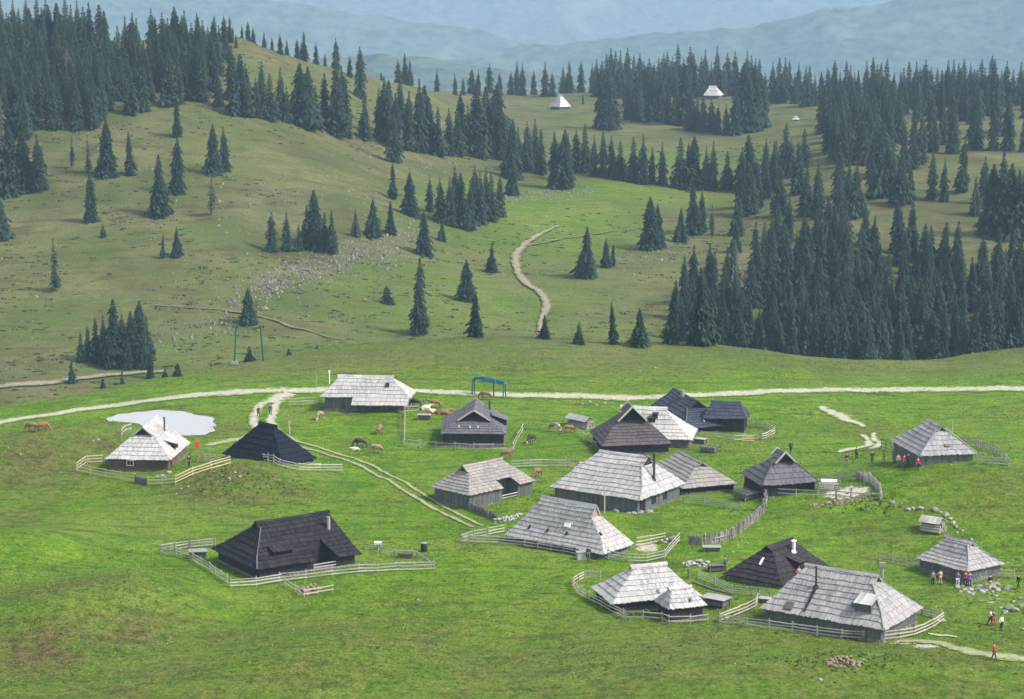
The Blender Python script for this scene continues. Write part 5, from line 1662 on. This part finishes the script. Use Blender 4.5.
for q in things: tree_make(*q)
mb_v, mb_f, mb_t = [], [], []
far = [crown_mesh(61, 't', 36, 8, .155, .04), crown_mesh(62, 't', 36, 8, .175, .04), crown_mesh(63, 't', 34, 8, .20, .03)]
FV = []
for me in far:
    v = np.array([tuple(q.co) for q in me.vertices]); f = np.array([tuple(p.vertices) for p in me.polygons]); tt = np.zeros(len(me.polygons), dtype=np.float32); me.attributes['tint'].data.foreach_get('value', tt)
    FV.append((v, f, tt))
off = 0; AV, AF, AT = [], [], []
for q in rest:
    p, h = q[0], q[1]
    v, f, tt = FV[RND.randrange(3)]
    a = RND.uniform(0, 6.28); c, s = math.cos(a), math.sin(a)
    w = np.stack([(v[:, 0] * c - v[:, 1] * s) * h + p[0], (v[:, 0] * s + v[:, 1] * c) * h + p[1], v[:, 2] * h + p[2] - .1], 1)
    AV.append(w); AF.append(f + off); AT.append(tt * .7 + RND.uniform(0, .3)); off += len(v)
if AV:
    me = bpy.data.meshes.new('far_forest')
    me.from_pydata(np.concatenate(AV).tolist(), [], np.concatenate(AF).tolist())
    at = me.attributes.new('tint', 'FLOAT', 'FACE'); at.data.foreach_set('value', np.concatenate(AT).astype(np.float32))
    me.materials.append(M_SPRUCE); me.update()
    link('far_forest', me, kind='stuff')
print('TREES', len(TREES), 'things', len(things))

# ---------------------------------------------------------------- loose stones, tufts and low scrub nobody could count
def scatter(name, n, picker, maker, mat):
    mb = MB(); k = 0; tries = 0
    while k < n and tries < n * 20:
        tries += 1
        q = picker()
        if q is None: continue
        k += 1
        maker(mb, q)
    return mb.build(name, mat, kind='stuff')


rs = random.Random(17)
M_SCREE = tinted('scree_stone', (0.165, 0.155, 0.14), .7)
M_SCRUB = crown_mat('low_scrub', (0.035, 0.040, 0.016), (0.085, 0.080, 0.035))


def rear_points(n, seed, lo=495, hi=900, thr=.0):
    g = np.random.RandomState(seed)
    Y = g.uniform(lo, hi, n * 6); X = g.uniform(-.24, .12, n * 6) * Y
    m = vnoise(X / 26, Y / 34, 55) + .6 * vnoise(X / 9, Y / 12, 56) > thr + g.uniform(-.5, .6, n * 6)
    X, Y = X[m][:n], Y[m][:n]
    return X, Y, H(X, Y)


def scree_points(n, seed):
    g = np.random.RandomState(seed)
    lines = [([(250, 292), (285, 278), (330, 264), (380, 250), (425, 226)], 5.5, .66), ([(152, 352), (185, 336), (225, 320), (247, 300)], 5, .12), ([(600, 268), (640, 257), (700, 250)], 6, .08), ([(500, 200), (530, 196), (575, 190)], 7, .14), ([(222, 42), (240, 31)], 5, .05), ([(395, 170), (440, 163), (520, 168)], 12, .12), ([(230, 232), (300, 200), (390, 180)], 16, .12)]
    AX, AY = [], []
    for L, w, share in lines:
        Pw = [hit(*q) for q in L]; k = int(n * share)
        i = g.randint(0, len(Pw) - 1, k); t = g.rand(k)
        A = np.array(Pw)
        q = A[i] + (A[i + 1] - A[i]) * t[:, None]
        AX.append(q[:, 0] + g.normal(0, w * .8, k)); AY.append(q[:, 1] + g.normal(0, w, k))
    X = np.concatenate(AX); Y = np.concatenate(AY)
    return X, Y, H(X, Y)


def stones(name, pts, s0, s1, mat):
    mb = MB()
    for x, y, z in zip(*pts):
        s = rs.uniform(s0, s1) * (1.8 if rs.random() < .06 else 1)
        n = rs.randint(4, 6); a0 = rs.uniform(0, 6)
        V = [(x + s * math.cos(a0 + 6.28 * i / n) * rs.uniform(.7, 1.1), y + s * math.sin(a0 + 6.28 * i / n) * rs.uniform(.7, 1.1), z - .1) for i in range(n)]
        V += [(x + s * .6 * math.cos(a0 + .4 + 6.28 * i / n), y + s * .6 * math.sin(a0 + .4 + 6.28 * i / n), z + s * rs.uniform(.35, .8)) for i in range(n)]
        mb.add(V, [(i, (i + 1) % n, n + (i + 1) % n, n + i) for i in range(n)] + [tuple(range(n, 2 * n))])
    mb.build(name, mat, kind='stuff')


stones('scree', scree_points(2600, 3), .12, .46, M_SCREE)
stones('loose_stones', rear_points(1500, 4), .10, .42, M_SCREE)


def scrub(name, pts, mat, k0=.25, k1=.8):
    mb = MB()
    for x0, y0, z0 in zip(*pts):
        s = rs.uniform(k0, k1)
        for k in range(8):
            a = rs.uniform(0, 6.28); r = rs.uniform(0, s); x, y = x0 + r * math.cos(a) * 2.0, y0 + r * math.sin(a)
            h = rs.uniform(.2, .5) * s; w = rs.uniform(.25, .6)
            b_ = rs.gauss(0, .5); dx, dy = w * math.cos(b_), w * math.sin(b_)
            mb.add([(x - dx, y - dy, z0 - .15), (x + dx, y + dy, z0 - .15), (x + rs.uniform(-.2, .2), y, z0 + h)], [(0, 1, 2)])
    mb.build(name, mat, kind='stuff')


scrub('low_scrub', rear_points(2600, 6, 495, 880, .1), M_SCRUB)

TUFT = tinted('coarse_grass_tufts', (0.12, 0.18, 0.02), 0.55)


def grass_tufts(n):
    """coarse tussocks over the meadow"""
    Yt = np.sqrt(NPR.uniform(215 ** 2, 425 ** 2, n)); ut = NPR.uniform(-.25, .25, n); Xt = ut * Yt
    m = fbm(Xt / 11, Yt / 11, 71, 3) + .35 * (Yt < 255) + NPR.uniform(-.35, .35, n) > .18
    Xt, Yt = Xt[m], Yt[m]
    k = len(Xt); Zt = H(Xt, Yt)
    s = NPR.uniform(.06, .17, k) * (1 + .5 * (NPR.rand(k) < .1))
    V, Fs = [], []
    verts = []
    for b in range(4):
        a = NPR.uniform(0, 6.28, k); w = s * .6; r = s * .4
        cx_, cy_ = Xt + r * np.cos(a), Yt + r * np.sin(a)
        dx, dy = -np.sin(a) * w, np.cos(a) * w
        verts.append(np.stack([np.stack([cx_ - dx, cy_ - dy, Zt - .04], 1), np.stack([cx_ + dx, cy_ + dy, Zt - .04], 1), np.stack([cx_ + r * np.cos(a) * 1.2, cy_ + r * np.sin(a) * 1.2, Zt + s * NPR.uniform(.5, 1.0, k)], 1)], 1))
    A = np.concatenate(verts).reshape(-1, 3)
    f = np.arange(len(A)).reshape(-1, 3)
    me = bpy.data.meshes.new('grass_tufts')
    me.vertices.add(len(A)); me.vertices.foreach_set('co', A.astype(np.float32).ravel())
    me.loops.add(f.size); me.loops.foreach_set('vertex_index', f.astype(np.int32).ravel())
    me.polygons.add(len(f)); me.polygons.foreach_set('loop_start', np.arange(0, f.size, 3, dtype=np.int32))
    at = me.attributes.new('tint', 'FLOAT', 'FACE'); at.data.foreach_set('value', np.tile(NPR.rand(k), 4).astype(np.float32))
    me.materials.append(TUFT); me.update(); me.validate()
    link('grass_tufts', me, kind='stuff')


grass_tufts(110000)
M_WEED = crown_mat('weed_leaves', (0.07, 0.12, 0.025), (0.12, 0.17, 0.04))
# weeds on the bank beside the pond hut
def weeds(label_px, n, sx, sy, seed, hh=.35):
    r = random.Random(seed); mb = MB(); o = at_px(*label_px)
    for k in range(n):
        x, y = r.gauss(0, sx), r.gauss(0, sy); z = H1(o.x + x, o.y + y) - o.z
        for j in range(4):
            a = r.uniform(0, 6.28); w = r.uniform(.1, .25); h = r.uniform(.2, .7) * hh
            mb.add([(x - w * math.cos(a), y - w * math.sin(a), z), (x + w * math.cos(a), y + w * math.sin(a), z), (x + r.uniform(-.15, .15), y + r.uniform(-.15, .15), z + h)], [(0, 1, 2)])
    mb.build('weed_patch', M_WEED, None, o, kind='stuff')
weeds((226, 480), 130, 2.6, 3.2, 1); weeds((880, 506), 90, 2.4, 2.0, 3); weeds((845, 662), 120, 3.6, 2.0, 4); weeds((650, 612), 70, 1.8, .7, 5, .5); weeds((275, 486), 60, 3, 2, 6, .4)

# ---------------------------------------------------------------- people and cattle
def skinned(name, joints, edges, rad, sub=1, root=0):
    me = bpy.data.meshes.new(name); me.from_pydata([tuple(j) for j in joints], edges, [])
    ob = bpy.data.objects.new(name, me); COL.objects.link(ob)
    ob.modifiers.new('s', 'SKIN')
    if not me.skin_vertices: 
        bpy.context.view_layer.objects.active = ob
    sv = me.skin_vertices[0].data
    for k, r in enumerate(rad):
        sv[k].radius = (r if isinstance(r, tuple) else (r, r)); sv[k].use_root = (k == root)
    s = ob.modifiers.new('u', 'SUBSURF'); s.levels = sub; s.render_levels = sub
    dg = bpy.context.evaluated_depsgraph_get()
    out = bpy.data.meshes.new_from_object(ob.evaluated_get(dg))
    out.name = name
    bpy.data.objects.remove(ob)
    for p in out.polygons: p.use_smooth = True
    return out


def person_meshes(pose):
    st = {'stand': (.0, .0, .03), 'walk': (.24, -.22, .18), 'wide': (.05, -.04, .05)}[pose]
    lf, rf, arm = st
    J = [(0, 0, .95), (0, 0, 1.15), (0, 0, 1.38), (0, .0, 1.48), (0, -.01, 1.56), (0, -.015, 1.66), (0, -.01, 1.74)]      # pelvis .. head top
    R_ = [(.15, .11), (.14, .10), (.16, .10), .055, (.075, .085), (.085, .10), (.055, .065)]
    E = [(0, 1), (1, 2), (2, 3), (3, 4), (4, 5), (5, 6)]
    idx = {}
    for s, f in ((1, lf), (-1, rf)):
        b = len(J)
        J += [(s * .10, 0, .88), (s * .11, -f * .45, .50), (s * .12, -f + (.06 if f < 0 else 0), .08), (s * .13, -f - .14, .04)]
        R_ += [.095, .062, .042, .04]; E += [(0, b), (b, b + 1), (b + 1, b + 2), (b + 2, b + 3)]
        idx['leg%d' % s] = b
    for s in (1, -1):
        b = len(J); a = arm * s
        el = (s * .25, .02 + a * .3, 1.12); hn = (s * .25, -.10 - a * .6, .90)
        if pose == 'wide' and s == 1: el, hn = (.32, -.05, 1.18), (.22, -.26, 1.25)
        J += [(s * .19, 0, 1.38), el, hn, (hn[0], hn[1] - .03, hn[2] - .09)]
        R_ += [.062, .045, .034, (.038, .02)]; E += [(2, b), (b, b + 1), (b + 1, b + 2), (b + 2, b + 3)]
        for k, (fx, L) in enumerate(((-.022, .05), (-.007, .06), (.008, .055), (.022, .045))):      # four fingers
            J.append((hn[0] + fx * .6, hn[1] - .04 - .01 * k, hn[2] - .10 - L)); R_.append(.009); E.append((b + 3, len(J) - 1))
        J.append((hn[0] - s * .04, hn[1] - .05, hn[2] - .08)); R_.append(.011); E.append((b + 2, len(J) - 1))
        idx['arm%d' % s] = b
    body = skinned('body', J, E, R_, 1)
    # jacket: torso and sleeves
    b1, b2 = idx['arm1'], idx['arm-1']
    sel = [0, 1, 2, b1, b1 + 1, b1 + 2, b2, b2 + 1, b2 + 2]
    Jt = [J[i] for i in sel]; Jt[0] = (0, 0, .86)
    jk = skinned('jacket', Jt, [(0, 1), (1, 2), (2, 3), (3, 4), (4, 5), (2, 6), (6, 7), (7, 8)], [(.175, .135), (.165, .125), (.19, .125), .078, .06, .05, .078, .06, .05], 1)
    l1, l2 = idx['leg1'], idx['leg-1']
    sel = [0, l1, l1 + 1, l1 + 2, l2, l2 + 1, l2 + 2]
    tr = skinned('trousers', [J[i] for i in sel], [(0, 1), (1, 2), (2, 3), (0, 4), (4, 5), (5, 6)], [(.165, .125), .11, .078, .06, .11, .078, .06], 1)
    hair = MB()
    hair.rock((0, .012, 1.715), (.10, .115, .095), 5)
    hm = hair.mesh('hair')
    sh = MB()
    for b in (l1, l2):
        q = J[b + 2]; sh.box((q[0], q[1] - .06, .045), (.10, .28, .09), 0, top=.8)
    sm = sh.mesh('shoes')
    face = MB()
    for s in (-1, 1): face.box((s * .033, -.112, 1.665), (.022, .012, .012))
    face.box((0, -.118, 1.635), (.022, .04, .04)); face.box((0, -.108, 1.603), (.045, .012, .010))
    fm = face.mesh('face')
    pack = MB(); pack.box((0, .22, 1.22), (.30, .18, .44), top=.85); pack.box((0, .33, 1.14), (.22, .06, .22), top=.9)
    return dict(body=body, jacket=jk, trousers=tr, hair=hm, shoes=sm, face=fm, backpack=pack.mesh('backpack'))


PM = {k: person_meshes(k) for k in ('stand', 'walk', 'wide')}
_cm = {}


def cloth(c):
    k = tuple(c)
    if k not in _cm: _cm[k] = tinted('cloth', c, .15)
    return _cm[k]


SKIN = tinted('skin', (.50, .30, .22), .05, rough=.6)
CL = dict(red=(.50, .03, .03), white=(.72, .72, .72), navy=(.03, .04, .10), black=(.02, .02, .022), blue=(.05, .14, .35), pink=(.55, .22, .22), grey=(.18, .18, .19), purple=(.17, .10, .30), tan=(.42, .34, .24), green=(.05, .12, .07), jeans=(.07, .10, .18), orange=(.5, .16, .05), brown=(.10, .06, .04))


def person(label, px, py, pose, top, legs, face_deg, pack=None, scale=1.0, hair=(.05, .035, .02), skirt=False, group=None):
    o = at_px(px, py)
    t = thing('person', label, 'person', o, math.radians(face_deg), group)
    t.scale = (scale,) * 3
    M_ = PM[pose]
    for nm, mat in (('body', SKIN), ('jacket', cloth(CL[top])), ('trousers', cloth(CL[legs])), ('hair', cloth(hair)), ('shoes', cloth((.04, .035, .03))), ('face', cloth((.08, .04, .035)))):
        me = M_[nm]
        if not me.materials: me.materials.append(mat)
        c = bpy.data.objects.new(nm, me); COL.objects.link(c); c.parent = t
        c.material_slots[0].link = 'OBJECT'; c.material_slots[0].material = mat
    if pack:
        me = M_['backpack']
        if not me.materials: me.materials.append(cloth(CL[pack]))
        c = bpy.data.objects.new('backpack', me); COL.objects.link(c)
        c.location = o; c.rotation_euler = t.rotation_euler; c.scale = t.scale
        c.material_slots[0].link = 'OBJECT'; c.material_slots[0].material = cloth(CL[pack])
        c['label'] = 'backpack on the back of the ' + label.replace('person', 'walker'); c['label'] = ' '.join(c['label'].split()[:16]); c['category'] = 'backpack'


person('person in dark clothes, left one of two walking on the village track', 258.6, 417, 'walk', 'black', 'black', 20)
person('person in navy top and brown trousers, right one of two walking on the village track', 270.5, 415, 'walk', 'navy', 'brown', 10)
person('person in blue jacket leaning at the fence beside the stone bin', 588.5, 560.5, 'stand', 'navy', 'grey', 160)
person('person in black at the right wall of the pond hut', 189, 467, 'stand', 'black', 'black', 60)
person('person in dark clothes standing farthest left on the right meadow', 846.5, 465, 'stand', 'black', 'grey', 30)
person('person in dark green jacket standing where the pale path begins', 856.5, 459, 'wide', 'green', 'black', -20)
person('person in black between the pale path and a reddish walker', 872, 463, 'stand', 'black', 'navy', 15)
person('person with reddish top and pale trousers in the meadow', 883.5, 463, 'walk', 'orange', 'tan', 90)
person('person in pale top beside a closely standing couple', 898, 466.5, 'stand', 'tan', 'grey', 10)
person('person in red jacket, left one of a closely standing couple', 904, 467, 'stand', 'red', 'grey', 40)
person('person in black jacket, right one of a closely standing couple', 908, 466, 'stand', 'brown', 'black', -40)
person('person in red top nearest to the lone right hand meadow hut', 917.8, 470, 'stand', 'red', 'black', 20)
person('person in dark green behind the broad gable hut roof', 790.8, 452.5, 'walk', 'green', 'black', 150)
person('person in light top and black trousers left of a pale dressed one', 932.6, 585.5, 'stand', 'grey', 'black', 10)
person('person all in pale clothes left of the visitors group', 940, 584.5, 'wide', 'tan', 'tan', 200)
person('person in purple top and white trousers in the visitors group', 957.6, 586.5, 'stand', 'purple', 'white', 160)
person('person in red jacket and black trousers amid the visitors', 965.3, 586.5, 'stand', 'red', 'black', 170, scale=1.04)
person('person in violet blue clothes right beside the red jacket', 969.5, 586.5, 'stand', 'purple', 'jeans', 190)
person('person in black on the pale stones at the small hut', 990, 589, 'stand', 'black', 'pink', 200)
person('person in black at the right edge below the small hut', 1018, 589, 'walk', 'black', 'black', -70)
person('person in white top behind a navy dressed companion', 990, 625, 'walk', 'white', 'navy', 60)
person('person in navy jacket and red shorts near the boulders', 993.2, 626, 'walk', 'navy', 'red', 60, scale=1.03)
person('person in white shirt and black trousers near the boulders', 1001, 630.5, 'stand', 'white', 'black', 30)
person('person in red jacket walking on the footpath at lower right', 993.8, 660.5, 'walk', 'red', 'navy', 75, scale=1.06)
person('person in blue standing left of the black and brown hut', 725, 570.5, 'stand', 'blue', 'black', 90)
person('person in pink top in front of the dark dormer of the black hut', 798.5, 581, 'stand', 'pink', 'grey', 20)


def cow_meshes(pose):
    gz = pose == 'graze'
    J = [(-.80, 0, 1.18), (-.30, 0, 1.15), (.35, 0, 1.14), (.72, 0, 1.20)]          # rump, loin, chest, withers
    R_ = [(.32, .30), (.40, .40), (.40, .42), (.26, .34)]
    E = [(0, 1), (1, 2), (2, 3)]
    hd = [(1.02, 0, .95), (1.25, 0, .50), (1.42, 0, .16)] if gz else [(1.00, 0, 1.35), (1.22, 0, 1.50), (1.55, 0, 1.32)]
    b = len(J); J += hd; R_ += [(.14, .20), (.12, .14), (.075, .085)]; E += [(3, b), (b, b + 1), (b + 1, b + 2)]
    lie = pose == 'lie'
    for x, top_, fr in ((-.72, 0, 0), (.60, 3, 1)):
        for s in (-1, 1):
            b = len(J); sw = .08 * s * (1 if fr else -1)
            if lie:
                J += [(x, s * .26, 1.0), (x + .25, s * .34, .82), (x - .05, s * .36, .76)]
                R_ += [.15, .08, .05]; E += [(0 if not fr else 2, b), (b, b + 1), (b + 1, b + 2)]
            elif fr:
                J += [(x, s * .17, .95), (x + sw, s * .18, .52), (x + sw * .8, s * .18, .08), (x + sw + .05, s * .18, .03)]
                R_ += [.13, .065, .045, .06]; E += [(2, b), (b, b + 1), (b + 1, b + 2), (b + 2, b + 3)]
            else:
                J += [(x + .06, s * .18, .88), (x + .14 + sw, s * .19, .66), (x - .10 + sw, s * .19, .44), (x - .04 + sw, s * .19, .08), (x + .02 + sw, s * .19, .03)]
                R_ += [.17, .10, .055, .045, .06]; E += [(0, b), (b, b + 1), (b + 1, b + 2), (b + 2, b + 3), (b + 3, b + 4)]
    body = skinned('body', J, E, R_, 1)
    if lie:
        for v in body.vertices: v.co.z -= .70
        hd = [(a, c, z - .70) for a, c, z in hd]
    h = Vector(hd[1]); m = Vector(hd[2]); ax = (h - m).normalized()
    horn = []; ear = []
    for s in (-1, 1):
        mb = MB(); q = h + Vector((0, s * .09, 0)) + ax * .06
        mb.tube([q, q + Vector((0, s * .14, 0)) + ax * .04, q + Vector((.02, s * .18, 0)) + ax * .2], [.03, .022, .006], 6); horn.append(mb.mesh('horn'))
        mb = MB(); mb.add([q - ax * .05, q + Vector((0, s * .22, -.03)) - ax * .02, q + Vector((0, s * .16, -.09)) - ax * .1, q + Vector((0, s * .04, -.06)) - ax * .08], [(0, 1, 2, 3), (3, 2, 1, 0)]); ear.append(mb.mesh('ear'))
    mb = MB(); dz = .7 if lie else 0
    mb.tube([(-1.0, 0, 1.28 - dz), (-1.12, 0, 1.1 - dz), (-1.12, 0, max(.6 - dz, .05)), (-1.12, 0, max(.45 - dz, .02))], [.04, .03, .025, .05], 6)
    tail = mb.mesh('tail')
    mb = MB(); mb.rock((-.5, 0, .74 - (0 if not lie else .5)), (.22, .18, .14), 4); udder = mb.mesh('udder')
    mb = MB(); mb.tube([m + ax * .03, m - ax * .07], [.088, .06], 8); muz = mb.mesh('muzzle')
    return dict(body=body, horn=horn, ear=ear, tail=tail, udder=udder, muzzle=muz)


CMS = {k: cow_meshes(k) for k in ('graze', 'stand', 'lie')}


def hide(name, a, c, th):
    m, nt, b = new_mat(name)
    tc = N(nt, 'ShaderNodeTexCoord')
    n = noise(nt, tc.outputs['Object'], 1.1, 2, .5)
    nt.links.new(mixc(nt, mapr(nt, n, th, th + .03), a, c), b.inputs['Base Color'])
    b.inputs['Roughness'].default_value = .8
    return m


HD = dict(brown=hide('brown_hide', (.20, .115, .05), (.50, .45, .38), .62), red=hide('red_brown_hide', (.23, .11, .045), (.27, .15, .06), .6), patch=hide('brown_white_hide', (.25, .14, .075), (.58, .52, .45), .48), dark=hide('dark_brown_hide', (.05, .03, .022), (.07, .045, .03), .6),
          pale=hide('pale_hide', (.55, .48, .38), (.62, .58, .5), .5), black=hide('black_white_hide', (.03, .028, .03), (.6, .58, .55), .54), tan=hide('tan_hide', (.27, .18, .11), (.34, .24, .15), .5))
HORN = tinted('horn_bone', (.45, .40, .32), .1); NOSE = tinted('muzzle_skin', (.40, .28, .24), .1)


def cow(label, px, py, pose, coat, deg, sc=1.0, horns=True):
    o = at_px(px, py); t = thing('cow' if sc > .8 else 'calf', label, 'cow' if sc > .8 else 'calf', o, math.radians(deg)); t.scale = (sc * 1.02, sc * 1.02, sc * .93)
    C_ = CMS[pose]
    def ad(nm, me, mat):
        if not me.materials: me.materials.append(mat)
        c = bpy.data.objects.new(nm, me); COL.objects.link(c); c.parent = t
        c.material_slots[0].link = 'OBJECT'; c.material_slots[0].material = mat
    ad('body', C_['body'], HD[coat]); ad('tail', C_['tail'], HD[coat]); ad('muzzle', C_['muzzle'], NOSE)
    for k in range(2):
        ad('ear', C_['ear'][k], HD[coat])
        if horns: ad('horn', C_['horn'][k], HORN)
    if sc > .8 and pose != 'lie': ad('udder', C_['udder'], NOSE)


cow('brown and white cow grazing below the patched pale hut', 320.5, 419.5, 'graze', 'patch', 250)
cow('brown cow seen from behind on the green between track and gable hut', 379.5, 434, 'graze', 'brown', 80)
cow('dark brown cow beside the whitish calf', 361.5, 447.5, 'graze', 'dark', 175)
cow('whitish calf lying next to the dark brown cow', 356, 450.5, 'lie', 'pale', 200, .7, False)
cow('light brown cow grazing right of the dark brown cow', 377.5, 453.5, 'graze', 'tan', 185)
cow('dark cow at the left of the herd right of the patched hut', 417, 407.5, 'graze', 'dark', 160)
cow('pale cow next to the dark cow in the herd', 425, 409.5, 'lie', 'pale', 30, .95)
cow('brown cow standing highest in the herd', 435.5, 408, 'stand', 'brown', 185)
cow('brown and white cow lying low in the herd', 433, 413.5, 'lie', 'patch', 200)
cow('red brown cow lying at the corner of the gable hut', 443, 414.5, 'lie', 'red', 10, 1.1)
cow('brown cow grazing under the teal lift station', 486.5, 399.5, 'graze', 'brown', 180)
cow('brown and white cow grazing right of the gable hut', 553.5, 431.5, 'graze', 'patch', 330)
cow('black and white cow standing right of the gable hut fence', 531.5, 443, 'graze', 'black', 240)
cow('red brown cow partly behind the ridge of the porch hut', 506, 459, 'stand', 'red', 0)
cow('red brown cow right of the porch hut', 537.5, 477.5, 'graze', 'red', 240)
cow('small red brown cow beside the long pole pile', 569.3, 433, 'graze', 'red', 200, .9)
cow('brown cow on the far left mound, left of another one', 33.5, 431.5, 'graze', 'brown', 180)
cow('brown cow on the far left mound, right of another one', 41, 431.5, 'graze', 'red', 10)

# ---------------------------------------------------------------- haze over the whole valley
mb = MB()
mb.box((0, 4930, -120), (13400, 10060, 1240))
hz, nt, b_ = new_mat('valley_haze')
nt.nodes.remove(b_)
pv = nt.nodes.new('ShaderNodeVolumePrincipled')
pv.inputs['Color'].default_value = (0.45, 0.62, 0.82, 1)
pv.inputs['Density'].default_value = 0.000125
pv.inputs['Anisotropy'].default_value = 0.0
nt.links.new(pv.outputs[0], nt.nodes['Material Output'].inputs['Volume'])
mb.build('haze', hz, kind='stuff')
